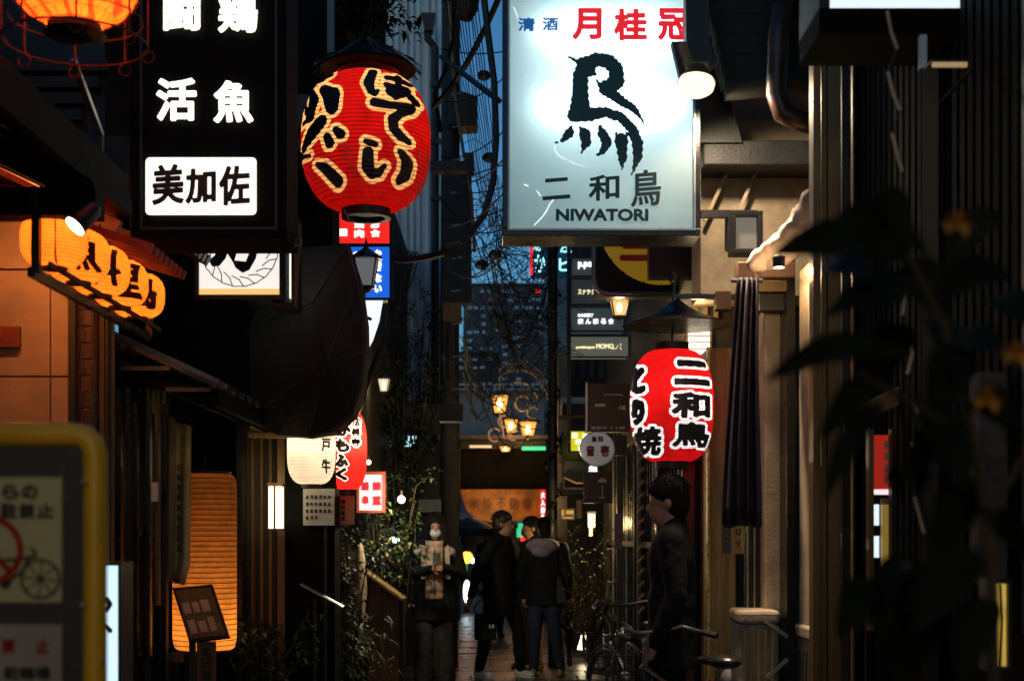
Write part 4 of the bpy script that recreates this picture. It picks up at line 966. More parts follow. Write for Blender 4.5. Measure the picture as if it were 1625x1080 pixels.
# ================================================================== right-hand signs
# red NIWATORI lantern
D = 8.2
rl = [('二', (1062, 577, 1122, 617), 3.2), ('和', (1058, 628, 1122, 668), 2.6), ('鳥', (1060, 674, 1122, 712), 1.9), ('と', (1000, 580, 1020, 628), 3.4), ('り', (1001, 636, 1019, 676), 3.2), ('焼', (1003, 680, 1044, 724), 1.9)]
def fr_(X, Y):
    f = np.full(X.shape, 99.)
    for ch, r, t in rl: f = np.minimum(f, f_text(X, Y, ch, r, t))
    return f + .4 * np.sin(X * .4) * np.sin(Y * .5)
rp3 = paper('scarlet_paper', (.62, .008, .01), .12, .8, (1, .012, .012)); wp3 = paper('cool_white_paper', (.85, .9, .9), .62, .8, (.8, .95, 1))
T, c, H, Rm = lantern('red_lantern', 'red paper lantern with white-edged black characters hanging at the right', 1066, 556, 732, 66, D, rp3, M['black'], field=fr_, t1=4.2, outl=wp3, ink=emat('ink_wet', (0, .01, .012), .3), hoopr=.0015, ribs=44, bulb=5., bcol=(1, .75, .6), prof=lambda u: (1 - abs(2 * u - 1) ** 2.6) ** .5 * .62 + .38, nth=120, step=170, ribm=M['redwood'], caph=12)
T = thing('lantern_hood', 'black metal umbrella hood over the red lantern at the right', 'canopy', P(1075, 515, D))
MB().lathe(P(1073, 516, D), [(.31, -.005), (.3, .005), (.18, .05), (.08, .1), (.03, .14), (.02, .16)], 28).build('hood', M['blackgloss'], T)
MB().tube([P(1066, 545, D), P(1069, 470, D), P(1072, 440, D), P(1068, 430, D)], .008, 6).build('hook', M['blackgloss'], T)
for k in range(8):
    a = 2 * math.pi * k / 8; MB().tube([P(1073, 487, D), P(1073, 515, D) + Vector((math.cos(a) * .305, math.sin(a) * .305, 0))], .004, 5).build('hood_rib', M['black'], T)
MB().beam(P(1068, 470, D), P(1190, 472, D), .03, .03).build('support_arm', M['blackgloss'], T)

# yellow circle sign
D = 10.2
T = thing('yellow_circle_sign', 'black box sign with rounded grey rim and a yellow disc with dark red bars', 'sign', P(1055, 466, D))
def ringf(x0, y0, x1, y1, r, w): 
    a = rrect(x0, y0, x1, y1, r); return lambda X, Y: np.abs(a(X, Y) + w) - w
MB().pb(946, 200, 1166, 464, D, .3).build('body', M['blackgloss'], T)
pts = [(943, 200), (943, 440), (946, 456), (955, 464), (968, 467), (1166, 467)]
MB().tube([P(x, y, D - .01) for x, y in pts], .02, 8).build('rim', M['steel'], T, smooth=True)
MB().tube([P(x + 5, y - 5, D - .015) for x, y in pts], .006, 8).build('inner_rim', M['bark'], T, smooth=True)
ym = emat('yellow_disc', (.75, .42, .02), .18, (.5, .3, .03)); mb = MB(); fill(mb, (950, 350, 1164, 460), D - .004, lambda X, Y: np.maximum(np.hypot(X - 1050, Y - 352) - 100, -(Y - 352) - 0), 2); mb.build('yellow_disc', ym, T)
mb = MB(); fill(mb, (980, 352, 1060, 420), D - .008, lambda X, Y: f_strokes(X, Y, [[(992, 390, 5), (1050, 390, 5)], [(988, 409, 5), (1050, 409, 5)], [(1000, 375, 5), (1003, 390, 5)]]), 1.2); mb.build('red_bars', emat('dark_red_print', (.3, .02, .01), .12), T)
single(MB().pb(1030, 384, 1148, 440, 9.2, .12), 'sign_flap', 'dark grey panel hanging in front of the yellow disc', 'panel', M['greyboard'], bevel=.005)
single(MB().tube([P(1060, 440, 9.1), P(1066, 449, 9.1), P(1074, 449, 9.1), P(1078, 438, 9.1)], .008, 6), 'cable_loop', 'small cable loop below the dark grey panel', 'cable', M['cable'])
T = thing('square_wall_lamp', 'white grid-glass square wall lamp behind the red lantern at the right', 'lamp', P(1110, 570, 9))
MB().pb(1092, 520, 1127, 568, 8.72, .07).build('lit_glass', emat('grid_glass', (1, .93, .74), 1.5), T)
for k in range(5): MB().pb(1092, 522 + k * 10, 1127, 523.5 + k * 10, 8.715, .01).build('grid_bar', M['ochre'], T)
MB().frame(1089, 517, 1130, 571, 8.7, .08, 3, 3).build('frame', M['ochre'], T)
lamp('bulb', P(1108, 500, 8.55), 1.6, (1, .72, .35), .04, T)
for x in (1100, 1116, 1133): MB().pb(x, 478, x + 7, 516, 8.71, .05).build('lit_slat', M['ochre'], T)

# stacked tenant signs
D = 14
T = thing('tenant_sign_stack', 'stack of four dim tenant light boxes with small lit words', 'sign', P(950, 572, D))
MB().pb(900, 375, 906, 700, D, .1).build('pole', M['black'], T)
gb = [emat('dim_box_a', (.1, .12, .13), .25), emat('dim_box_b', (.07, .075, .075), .25), emat('dim_box_c', (.09, .12, .14), .3), emat('dim_box_d', (.17, .18, .14), .45)]
for i, (a, b, c_, d) in enumerate(((907, 410, 985, 437), (907, 443, 985, 482), (906, 488, 990, 524), (906, 534, 997, 565))):
    bx = MB().pb(a, b, c_, d, D, .25).build('sign_box', gb[i], T, bevel=.01)
    MB().frame(a - 2, b - 2, c_ + 2, d + 2, D - .01, .05, 2, 2).build('box_frame', M['greyboard'], bx)
mb = MB(); txt(mb, 'p.po', (917, 415, 940, 427), D - .02, .7, .7); tw = emat('small_white', (.95, 1, .95), 1.4); 
txt(mb, 'はる家横丁', (917, 497, 942, 503), D - .02, .35, .6)
for i, ch in enumerate('まんまる食'): txt(mb, ch, (917 + i * 12, 505, 926 + i * 12, 514), D - .02, .6, .6)
mb.build('white_lettering', tw, T); mb = MB()
for i, ch in enumerate('スナック'): txt(mb, ch, (917 + i * 7, 459, 923 + i * 7, 467), D - .02, .45, .6)
txt(mb, 'pondshoppon', (914, 548, 944, 554), D - .02, .3, .5); txt(mb, 'MOMO', (946, 545, 974, 553), D - .02, .4, .6)
fill(mb, (970, 543, 990, 556), D - .02, lambda X, Y: f_strokes(X, Y, [[(968, 549, .5), (972, 553, .6), (978, 553, .5), (981, 547, .4)], [(985, 545, .6), (985, 548, .6)], [(984, 551, .6), (986, 554, .6)]]), .6)
mb.build('warm_lettering', emat('small_warm', (1, .9, .5), 1.1), T)
# neon sign
D = 18
T = thing('neon_sign', 'red and cyan neon characters on a blue board behind the ivy pole', 'sign', P(875, 440, D))
MB().pb(842, 375, 907, 441, D, .1).build('board', emat('neon_board', (.005, .05, .12), .35), T)
cn = emat('neon_cyan', (.35, .9, 1), 1.8); rn_ = emat('neon_red', (1, .02, .03), 1.2)
mb = MB()
for ch, r in (('蛇', (846, 378, 858, 398)), ('か', (848, 404, 866, 432)), ('注', (888, 378, 907, 401)), ('ビ', (887, 408, 906, 430))): txt(mb, ch, r, D - .02, .5, .7)
mb.build('cyan_lettering', cn, T)
MB().tube([P(843, 378, D - .03), P(843, 436, D - .03)], .018, 6).build('red_neon_tube', rn_, T)
MB().tube([P(848, 462, D), P(858, 462, D)], .02, 6).build('red_neon_tube', rn_, T)
# dark red sign, yellow sign, round sign, vertical lit letters
D = 13.2
T = thing('dark_red_sign', 'unlit dark red square sign with faint white lettering', 'sign', P(966, 686, D))
MB().pb(932, 608, 1000, 685, D, .12).build('board', mat('maroon', (.05, .006, .008), .45, bump=.1), T)
MB().pb(930, 606, 932, 687, D - .01, .14).build('edge', M['steel'], T)
mb = MB(); txt(mb, '食堂酒場', (944, 640, 960, 645), D - .01, .2, .6); txt(mb, '小路', (981, 643, 993, 650), D - .01, .3, .6); txt(mb, 'bar and dining', (958, 624, 988, 628), D - .01, .1, .5); txt(mb, '営業中 十七時', (938, 676, 992, 681), D - .01, .1, .6); mb.build('faint_lettering', M['white'], T)
D = 15
T = thing('yellow_light_box', 'small bright yellow light box with white patches left of the round sign', 'sign', P(918, 716, D))
MB().pb(906, 684, 932, 715, D, .15).build('lit_face', emat('lit_yellow', (.8, .75, .02), .75), T)
for a, b in ((908, 687), (914, 697), (918, 708), (925, 688)): MB().pb(a, b, a + 8, b + 7, D - .01, .02).build('white_patch', M['litwhite'], T)
MB().frame(903, 681, 935, 718, D - .02, .2, 3).build('frame', M['black'], T)
D = 12.6
T = thing('round_sign', 'round pale grey hanging sign with dark red characters', 'sign', P(948, 738, D))
lathe_ax(P(948, 712, D), Vector((0, -1, 0)), [(.005, -.04), (.143, -.04), (.147, -.02), (.147, .02), (.14, .03), (.005, .031)], emat('round_face', (.3, .28, .28), .35, (.4, .38, .38)), 'disc', T, 40)
MB().ring(P(948, 712, D), .15, .008, 44, 6, v=Vector((0, 0, 1))).build('rim', M['steel'], T)
mb = MB(); txt(mb, '龍', (939, 692, 947, 701), D - .04, .3, .6); txt(mb, '岡', (949, 692, 957, 701), D - .04, .3, .6); mb.build('black_lettering', M['ink'], T)
mb = MB(); txt(mb, '音', (930, 706, 944, 724), D - .04, .9, .7); txt(mb, '壱', (953, 706, 967, 724), D - .04, .9, .7); mb.build('red_lettering', mat('red_print', (.3, .01, .03), .5, bump=0), T)
MB().pb(975, 690, 995, 722, D, .08).build('side_box', M['greyboard'], T)
T = thing('vertical_neon', 'vertical white glowing characters on a dark post under the round sign', 'sign', P(943, 790, 13.5))
MB().pb(932, 736, 957, 792, 13.6, .05).build('board', M['black'], T)
mb = MB()
for ch, r in (('地', (934, 738, 948, 750)), ('卵', (934, 756, 947, 772)), ('酒', (934, 776, 950, 790))): txt(mb, ch, r, 13.56, .9, .7)
mb.build('lit_lettering', tw, T)
T = thing('dim_lantern', 'dim unlit little lantern on a stand drawing sign beside the glowing characters', 'sign', P(955, 800, 12.2))
MB().pb(926, 748, 972, 798, 12.3, .04).build('board', M['blackgloss'], T)
mb = MB(); fill(mb, (948, 755, 964, 766), 12.28, lambda X, Y: np.maximum(np.hypot(X - 956, (Y - 765)) - 7, Y - 765), .7); fill(mb, (948, 766, 964, 792), 12.28, lambda X, Y: f_strokes(X, Y, [[(956, 770, .7), (956, 788, .7)], [(951, 789, .7), (961, 789, .7)]]), .7); mb.build('drawing', M['white'], T)
T = thing('white_plate', 'narrow greyish white plate fixed on the right lattice wall', 'sign', P(982, 872, 11.5)); MB().pb(975, 814, 988, 872, 11.5, .02).build('plate', M['lilac'], T, bevel=.003); MB().tube([P(981, 812, 11.5), P(981, 800, 11.5)], .004, 5).build('cord', M['black'], T)
T = thing('yellow_wall_lamp', 'warm upright wall lamp lighting the bare plant on the right', 'lamp', P(938, 845, 15.5)); MB().pb(934, 815, 944, 836, 15.5, .08).build('shade', emat('wall_lamp', (1, .78, .35), 4), T); MB().pb(932, 811, 946, 815, 15.48, .12).build('cap', M['black'], T); MB().pb(935, 836, 940, 850, 15.5, .05).build('stem', M['white'], T)
lamp('bulb', P(938, 830, 15.2), 24, (1, .65, .25), .05, T)
T = thing('wood_plaque', 'small hanging wooden plaque left of the warm wall lamp', 'plaque', P(919, 822, 15)); MB().pb(915, 793, 923, 822, 15, .02).build('plate', M['ochre'], T); MB().tube([P(919, 793, 15), P(919, 783, 15)], .005, 5).build('cord', M['black'], T)
T = thing('floor_light', 'tilted white glowing floor light standing on the paving', 'lamp', P(930, 1032, 17)) 
q = [P(917, 1029, 17), P(931, 1031, 17), P(938, 993, 17), P(928, 991, 17)]
mb = MB().add(q + [p + Vector((0, .08, 0)) for p in q], [(0, 1, 2, 3), (7, 6, 5, 4), (0, 4, 5, 1), (1, 5, 6, 2), (2, 6, 7, 3), (3, 7, 4, 0)]); mb.build('lit_body', emat('floor_glow', (1, .82, .5), 8), T)
MB().beam(q[0] + Vector((-.02, -.01, -.02)), q[1] + Vector((.02, -.01, -.02)), .1, .03).build('foot', M['black'], T)
T = thing('hanging_case', 'dark hanging glass case on the right behind the round sign', 'display case', P(925, 775, 15.8)); MB().frame(893, 690, 938, 776, 15.8, .2, 3).build('frame', M['black'], T); MB().pb(896, 693, 935, 773, 15.9, .05).build('glass', M['glass'], T)
MB().tube([P(895, 757, 15.75), P(915, 766, 15.75), P(936, 765, 15.75)], .012, 6).build('trim', M['ochre'], T)
T = thing('lit_menu_box', 'small lit menu box on the dark eave beside the ivy pole', 'sign', P(900, 825, 16)); MB().pb(888, 806, 912, 824, 16, .05).build('board', M['black'], T)
for a, b, c_, d in ((891, 808, 895, 818), (898, 809, 910, 815), (892, 820, 908, 822)): MB().pb(a, b, c_, d, 15.99, .01).build('lit_strip', M['cream'], T)

# top right light box
D = 5.0
T = thing('top_light_box', 'cold white light box cut by the top edge at the right', 'sign', P(1440, 50, D))
cw = emat('cold_panel', (.72, .86, 1), 1.15)
MB().pb(1318, -190, 1566, 12, D, .3).build('lit_face', cw, T)
MB().pb(1566, -195, 1580, 14, D - .01, .3).build('side_frame', M['black'], T); MB().pb(1300, 13, 1580, 54, D - .02, .34).build('bottom_frame', M['nearblack'], T)
MB().pb(1300, -190, 1317, 13, D - .02, .34).build('side_frame', M['black'], T)
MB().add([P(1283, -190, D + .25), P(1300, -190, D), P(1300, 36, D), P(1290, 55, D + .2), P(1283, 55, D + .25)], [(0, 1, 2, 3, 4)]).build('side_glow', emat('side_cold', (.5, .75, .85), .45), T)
single(MB().pb(1461, 55, 1471, 108, 4.9, .03), 'conduit_strip', 'thin pale blue strip hanging under the top light box', 'conduit', M['corr'])
T = thing('tube_fixture', 'small tan strip light fixture on the dark right wall', 'lamp', P(1505, 110, 4.8)); MB().tube([P(1480, 103, 4.8), P(1534, 103, 4.8)], .009, 8).build('strip', emat('dim_strip', (.6, .42, .2), .55), T); MB().pb(1478, 94, 1540, 99, 4.8, .06).build('cover', M['black'], T)
MB().beam(P(1540, 112, 4.8), P(1490, 165, 4.9), .012, .012).build('arm', M['black'], T)
T = thing('square_lantern_lamp', 'dim square wall lantern under the balcony bay', 'lamp', P(1180, 405, 7.9))
MB().frame(1160, 334, 1211, 402, 7.8, .12, 8, 8).build('frame', M['black'], T, bevel=.004); MB().pb(1168, 342, 1203, 394, 7.85, .05).build('pane', emat('dim_pane', (.3, .27, .22), .5), T)
MB().quad(P(1150, 345, 8.0), P(1160, 336, 7.8), P(1160, 402, 7.8), P(1150, 398, 8.0)).build('side_pane', M['bark'], T)
# pale cloth roll and purple curtain
T = thing('pale_cloth_roll', 'pale rolled cloth slanting down to the curtain beam', 'cloth', P(1200, 415, 7.3)); pts = [P(1287, 318, 7.1), P(1268, 345, 7.12), P(1250, 372, 7.15), P(1222, 396, 7.2), P(1198, 416, 7.25)]
_p = MB()
for a_, b_ in zip(pts, pts[1:]):
    for q_ in range(7): c_ = a_.lerp(b_, q_ / 7); _p.ell(c_ + Vector((random.gauss(0, .008), random.gauss(0, .008), random.gauss(0, .01))), random.uniform(.035, .06), .045, random.uniform(.03, .05), 10, 7)
wrinkle(_p.build('roll', M['pinkfab'], T, remesh=.009), .04); MB().tube([p + Vector((.05, .03, -.03)) for p in pts], [.02, .05, .07, .06, .02], 10).build('roll_fold', M['pinkfab'], T, smooth=True)
T = thing('purple_curtain', 'dark purple curtain gathered in long folds at the right', 'curtain', P(1185, 835, 7.3)); n = 40; vs = []; rows = 12
for j in range(rows + 1):
    v = j / rows; xl = 1172 - 24 * v ** .6; xr = 1204 + 4 * v
    for i in range(n + 1):
        u = i / n; vs.append(P(xl + (xr - xl) * u + 1.5 * math.sin(v * 5 + u * 3), 440 + v * (392 + 6 * math.sin(u * 9)), 7.35 + .035 * math.sin(u * 26 + v * .8) + .02 * math.sin(u * 11 + v)))
o = MB().add(vs, [(j * (n + 1) + i, (j + 1) * (n + 1) + i, (j + 1) * (n + 1) + i + 1, j * (n + 1) + i + 1) for j in range(rows) for i in range(n)]).build('cloth', M['purple'], T, smooth=True)
md = o.modifiers.new('thick', 'SOLIDIFY'); md.thickness = .005
MB().tube([P(1160, 445, 7.36), P(1210, 445, 7.36)], .012, 8).build('rod', M['black'], T)
MB().tube([P(1199, 424, 7.3), P(1197, 432, 7.3), P(1201, 440, 7.3)], .008, 6).build('hook', M['ochre'], T)
T = thing('side_notice', 'small beige notice board reading UV under the purple curtain', 'sign', P(1165, 880, 7.5)); MB().pb(1164, 834, 1180, 878, 7.7, .02).build('board', M['ochre'], T); MB().pb(1146, 834, 1160, 878, 7.72, .02).build('board', M['bark'], T); mb = MB(); txt(mb, 'U', (1168, 838, 1176, 849), 7.69, .7, .7); txt(mb, 'V', (1168, 856, 1176, 868), 7.69, .7, .7); mb.build('lettering', M['ink'], T)
T = thing('barred_shutter', 'barred black shutter between the curtain and the tan pilaster', 'shutter', P(1195, 968, 7.9))
for k in range(8): MB().pb(1182 + k * 3.6, 835, 1184 + k * 3.6, 968, 7.9, .03).build('shutter_rod', M['steel'] if k % 3 == 1 else M['blackgloss'], T)
# reflections window in near right house
T = thing('glass_slit_window', 'narrow glass slit in the near right wall showing a red sign and yellow light', 'window', P(1400, 1000, 5.8))
MB().pb(1387, 690, 1415, 775, 5.88, .02).build('red_sign', emat('slit_red', (.7, .03, .015), .4), T)
mb = MB()
for i in range(4): txt(mb, '焼鳥酒房'[i], (1402, 698 + i * 18, 1412, 713 + i * 18), 5.87, .5, .9)
mb.build('red_sign_lettering', M['cream'], T)
MB().pb(1387, 776, 1415, 784, 5.88, .02).build('lit_band', emat('slit_pink', (1, .75, .8), 1.1), T)
for (a, b, c_, d, mm) in ((1388, 800, 1395, 833, cw), (1388, 850, 1395, 884, cw), (1399, 790, 1413, 958, M['ochre'])): MB().pb(a, b, c_, d, 5.87, .02).build('lit_pane', mm, T)
MB().pb(1400, 800, 1410, 950, 5.85, .02).build('yellow_pane', emat('slit_yellow', (.6, .38, .08), .3), T)
MB().pb(1379, 680, 1387, 1000, 5.83, .05).build('frame', M['brown'], T); MB().pb(1415, 680, 1421, 1000, 5.83, .05).build('frame', M['black'], T)
T = thing('yellow_slot_lamp', 'yellow lit slot lamp with dark wires at the lower right edge', 'lamp', P(1586, 1060, 4.6)); MB().pb(1574, 926, 1600, 1057, 4.4, .05).build('lit_face', emat('slot_yellow', (.72, .45, .08), .75), T)
MB().frame(1567, 918, 1607, 1064, 4.38, .08, 7).build('frame', M['black'], T)
for x in (1579, 1588): MB().tube([P(x, 926, 4.36), P(x + 3, 980, 4.35), P(x, 1057, 4.36)], .003, 5).build('wire', M['cable'], T)
T = thing('grey_rock_wall', 'rough grey stone wall patch at the right edge above the slot lamp', 'wall', P(1590, 920, 4.45)); 
MB().pb(1555, 590, 1640, 925, 4.5, .1).build('slab', mat('rough_grey', (.08, .076, .07), .9, var=.6, scale=7, bump=1, bscale=14), T)
T = thing('leaning_board', 'dim leaning board with a pale edge on the dark right wall', 'board', P(1390, 690, 5.75)); MB().prism([(1340, 655), (1432, 612), (1432, 640), (1374, 664), (1374, 686), (1340, 690)], 5.75, .03).build('board', M['brown'], T); MB().beam(P(1340, 655, 5.74), P(1432, 612, 5.74), .008, .008).build('edge', M['ochre'], T)

T = thing('added_pilaster_light', 'added black downlight under the pale cloth roll that brightens the pilaster', 'lamp', P(1236, 420, 7.0))  # made-up lamp, added to light the pilaster from above
MB().lathe(P(1236, 424, 7.0), [(.03, 0), (.032, .05), (.015, .06)], 14).build('housing', M['black'], T); MB().lathe(P(1236, 425, 7.0), [(.001, 0), (.026, .001)], 14, cap=False).build('lens', emat('warm_lens', (1, .72, .42), 6), T)
lamp('bulb', P(1236, 432, 7.0), 6, (1, .68, .36), .025, T)
# ================================================================== poles, wires, gate
T = thing('utility_pole', 'tall dark utility pole crowded with boxes and cables', 'utility pole', (PX(724, 16), 16.2, 0))
MB().tube([(PX(712, 16.2), 16.2, 0), (PX(716, 16.2), 16.2, 8.2)], [.11, .105], 16).build('shaft', M['bark'], T, smooth=True)
MB().pb(702, 262, 748, 480, 16.0, .2).build('cable_casing', M['black'], T)
MB().prism([(712, 138), (757, 152), (757, 198), (730, 200), (712, 196)], 15.9, .35).build('junction_box', M['black'], T, bevel=.01)
MB().pb(683, 255, 742, 271, 11.85, .12).build('cross_arm', M['black'], T)
MB().pb(738, 242, 752, 276, 15.8, .15).build('insulator_box', M['black'], T)
MB().tube([P(735, 30, 15.9), P(740, 14, 15.9), P(744, -20, 15.9)], [.09, .13, .14], 10).build('transformer', M['black'], T)
MB().pb(703, 480, 732, 510, 16.0, .2).build('metal_band_box', M['brown'], T)
MB().pb(703, 512, 709, 600, 16.0, .1).build('conduit', M['bark'], T); MB().pb(716, 512, 722, 600, 16.0, .1).build('conduit', M['bark'], T)
MB().pb(697, 640, 734, 668, 11.95, .2).build('low_box', M['black'], T)
for k in range(10): MB().tube([P(716 + (k % 3), 150 + k * 52, 15.9), P(731 + (k % 3), 148 + k * 52, 15.9)], .01, 5).build('step_bolt', M['steel'], T)
MB().tube([P(712, -20, 15.8), P(716, 60, 15.8), P(722, 150, 15.8), P(735, 240, 15.8), P(748, 310, 15.8), P(753, 400, 15.8)], .019, 6).build('pale_cable', mat('tan_cable', (.2, .12, .07), .6, bump=0), T)
T = thing('ivy_pole', 'thin black pole wound with ivy in the middle of the alley', 'pole', (PX(877, 16.2), 16.2, 0))
MB().tube([(PX(877, 16.2), 16.2, 0), (PX(877, 16.2), 16.2, 5.0)], .055, 12).build('shaft', M['black'], T)
mb = MB(); pts = [Vector((PX(877, 16.2) + .07 * math.cos(k * .5), 16.2 + .07 * math.sin(k * .5), .3 + k * .045)) for k in range(105)]; mb.tube(pts, .009, 5); mb.build('vine_stem', M['twig'], T)
mb = MB()
for k in range(420):
    p = random.choice(pts); mb.leaf(p, (random.uniform(-1, 1), random.uniform(-1, .2), random.uniform(-.6, .6)), random.uniform(.04, .08), .04)
tag(mb.build('ivy_leaves', M['leafdk'], T), kind='stuff')
for k in range(22): MB().ell(pts[k * 4] + Vector((0, -.03, 0)), .012, .012, .012, 6, 4).build('bead', M['steel'], T)

def cable(p, q, sag, r, n=14, wob=0):
    p = Vector(p); q = Vector(q); out = []
    for i in range(n + 1):
        u = i / n; v = p.lerp(q, u); v.z -= sag * 4 * u * (1 - u)
        if wob and 0 < i < n: v += Vector((random.uniform(-wob, wob), 0, random.uniform(-wob, wob)))
        out.append(v)
    return out
def C1(label, pts, r, name='overhead_cable', group=None): return single(MB().tube(pts, r * 1.15, 5), name, label, 'cable', M['cable'], group)
C1('thickest cable bundle rising steeply from the pole to the top right in the sky gap', cable(P(688, 170, 12), P(795, -10, 11), .1, 0), .022)
C1('thick cable bundle falling from upper left to the light box edge', cable(P(700, 90, 12), P(792, 160, 9), .0, 0), .018)
C1('long thick cable curving down right of the sky gap from the top', [P(767, -10, 11), P(775, 60, 11), P(784, 130, 11), P(787, 220, 11), P(782, 290, 11), P(768, 340, 11), P(750, 365, 11), P(730, 385, 11)], .024)
C1('thick cable reaching from the corrugated wall bracket to the pole', cable(P(618, 410, 13), P(705, 400, 12), .03, 0), .03)
C1('dark branch like cable rising from the pole box to the top', [P(700, 210, 12), P(690, 150, 12), P(708, 110, 12), P(720, 60, 12), P(722, -10, 12)], .016)
for k in range(12): C1('thin parallel overhead cable fanning down the blue sky gap', cable(P(706 + k * 4.5, -15, 12), P(765 + k * 4, 330 + k * 9, 17), .1, 0, wob=.008), .0045, group='thin cables fanning down the sky gap')
for k in range(14):
    y0 = random.uniform(60, 430); C1('thin overhead cable crossing the sky gap from side to side', cable(P(700, y0, 12), P(800, y0 + random.uniform(-60, 60), random.uniform(8.5, 13)), random.uniform(0, .15), 0), .005, group='thin cables crossing the sky gap')
for k in range(16):
    x0 = random.uniform(745, 800); C1('thin drooping cable in the tangle above the gate', cable(P(x0, random.uniform(350, 500), 13), P(random.uniform(860, 880), random.uniform(380, 620), 16), random.uniform(.1, .7), 0, wob=.02), .006, group='drooping cables above the gate')
for k in range(10):
    C1('slack cable hanging between the pole and the wires above the gate', cable(P(735, random.uniform(480, 640), 12.2), P(random.uniform(770, 860), random.uniform(440, 700), 20), random.uniform(-.1, .6), 0, wob=.02), .007, group='slack cables beside the pole')
mb = MB()
for k in range(330):
    x0, y0 = random.choice(((random.gauss(782, 10), random.gauss(400, 60)), (random.gauss(840, 18), random.gauss(480, 60)), (random.gauss(800, 40), random.gauss(560, 30))))
    pts = [P(x0, y0, 13.5)]; d = Vector((random.uniform(-1, 1), 0, random.uniform(-1, 1)))
    for j in range(7): d += Vector((random.uniform(-.7, .7), random.uniform(-.3, .3), random.uniform(-.7, .7))); pts.append(pts[-1] + d.normalized() * random.uniform(.03, .08))
    mb.tube(pts, .004, 4, False)
tag(mb.build('cable_tangle', M['cable'], None), 'snarl of thin black cable ends and ties above the gate', 'cables', kind='stuff')
for k, (x, y) in enumerate(((786, 404), (765, 420), (776, 250), (768, 120))): single(MB().ell(P(x, y, 12.5), .06, .06, .045), 'cable_clamp', ('cable clamp knot at the light box corner', 'small cable clamp left of the clamp knot', 'cable clamp in the middle of the sky gap', 'cable clamp where the thick bundles cross near the top')[k], 'clamp', M['black'])
for k in range(14):
    a = k; pts = [P(630, 400, 15) + Vector((.12 * math.cos(t + k * .4) + .02 * k, .02 * k, -.28 - .3 * math.sin(t))) for t in [j * math.pi / 8 - math.pi / 2 for j in range(17)]]
    if k == 0: T = thing('coiled_cable', 'coil of spare black cable hanging on the blue corrugated wall', 'cable', pts[0])
    if k < 6: MB().tube(pts, .008, 5).build('cable_loop', M['cable'], T)
# small lit string on the right wall
T = thing('light_string', 'slack string of small dull tubes hanging down the dark right wall', 'light string', P(1450, 850, 4.6))
sx = [(1408, 18), (1414, 50), (1424, 78), (1409, 114), (1418, 150), (1428, 175), (1416, 212), (1424, 245), (1432, 272), (1440, 445), (1432, 500), (1440, 530), (1448, 560), (1440, 594), (1450, 640), (1456, 655), (1446, 700), (1460, 750), (1451, 788), (1458, 815), (1466, 845)]
MB().tube([P(x, y, 4.6) for x, y in sx], .0035, 5).build('cord', M['cable'], T)
pl = mat('pale_tube', (.5, .36, .24), .5, bump=0)
for i in (0, 1, 3, 4, 6, 7, 9, 11, 12, 14, 16, 18, 19): MB().tube([P(*sx[i], 4.58), P(*sx[i + 1], 4.58)] if (i + 1) < len(sx) else [P(*sx[i], 4.58), P(sx[i][0] + 4, sx[i][1] + 20, 4.58)], .006, 6).build('tube', pl, T)

# gate with arched name
D = 25
T = thing('alley_gate', 'dark gate across the alley with an arched HOZENJI-YOKOCHO sign and curled brackets', 'gate', (PX(800, D), D, 0))
MB().pb(728, 695, 866, 712, D, .2).build('top_beam', M['black'], T); MB().pb(722, 712, 868, 776, D + .05, .15).build('black_board', M['nearblack'], T)
MB().pb(722, 700, 730, 995, D, .25).build('gate_post', M['dkwood'], T); MB().pb(860, 776, 868, 995, D + .02, .25).build('gate_post', M['dkwood'], T)
MB().pb(720, 690, 880, 696, D - .1, .5).build('gate_eave', M['tile'], T)
MB().pb(745, 706, 780, 710, D - .02, .03).build('lit_slot', emat('slot_warm', (1, .75, .45), .7), T)
MB().pb(828, 708, 866, 714, D - .02, .03).build('green_strip', neon['g'], T)
for r_, w in ((66, 12), ): pass
acx, acy = 822, 650
def arcp(rad, a0, a1, n=18): return [P(acx + rad * math.cos(a0 + (a1 - a0) * i / n) * .78, acy - rad * math.sin(a0 + (a1 - a0) * i / n), D - .1) for i in range(n + 1)]
iron = mat('grey_iron', (.22, .21, .2), .5, metal=.3, bump=.1)
for rad in (64, 75): MB().tube(arcp(rad, .25, 2.2), .018, 6).build('arch_rail', iron, T)
mb = MB(); s_ = 'HOZENJI-YOKOCHO'
for i, ch in enumerate(s_):
    a = 2.15 - i * .132
    x = acx + 69.5 * math.cos(a) * .78; y = acy - 69.5 * math.sin(a)
    sub = MB(); txt(sub, ch, (x - 2.6, y - 3.8, x + 2.6, y + 3.8), D - .1, .35, .5)
    rotm = (a - math.pi / 2) * .8; c_ = P(x, y, D - .1)
    for v in sub.v:
        dv = Vector(v) - c_; 
    base = len(mb.v); mb.v += [tuple(c_ + Matrix.Rotation(-rotm, 3, 'Y') @ (Vector(v) - c_)) for v in sub.v]; mb.f += [tuple(q + base for q in f) for f in sub.f]; mb.m += sub.m
mb.build('arch_lettering', iron, T)
for rad, a0, a1 in ((44, .3, 2.0),): MB().tube(arcp(rad, a0, a1), .015, 6).build('inner_arch', iron, T)
for (x, y, r_) in ((830, 640, 12), (846, 655, 9), (800, 668, 9), (785, 690, 10), (815, 690, 8)): MB().ring(P(x, y, D - .12), r_ * D / F, .018, 22, 5, v=Vector((0, 0, 1)), a0=.6, a1=5.2).build('scroll', iron, T)
for (x0, y0, x1, y1) in ((793, 655, 800, 695), (811, 688, 811, 697), (838, 695, 838, 698), (793, 620, 793, 600), (838, 660, 838, 640)): MB().tube([P(x0, y0, D - .1), P(x1, y1, D - .1)], .02, 6).build('lamp_stem', iron, T)
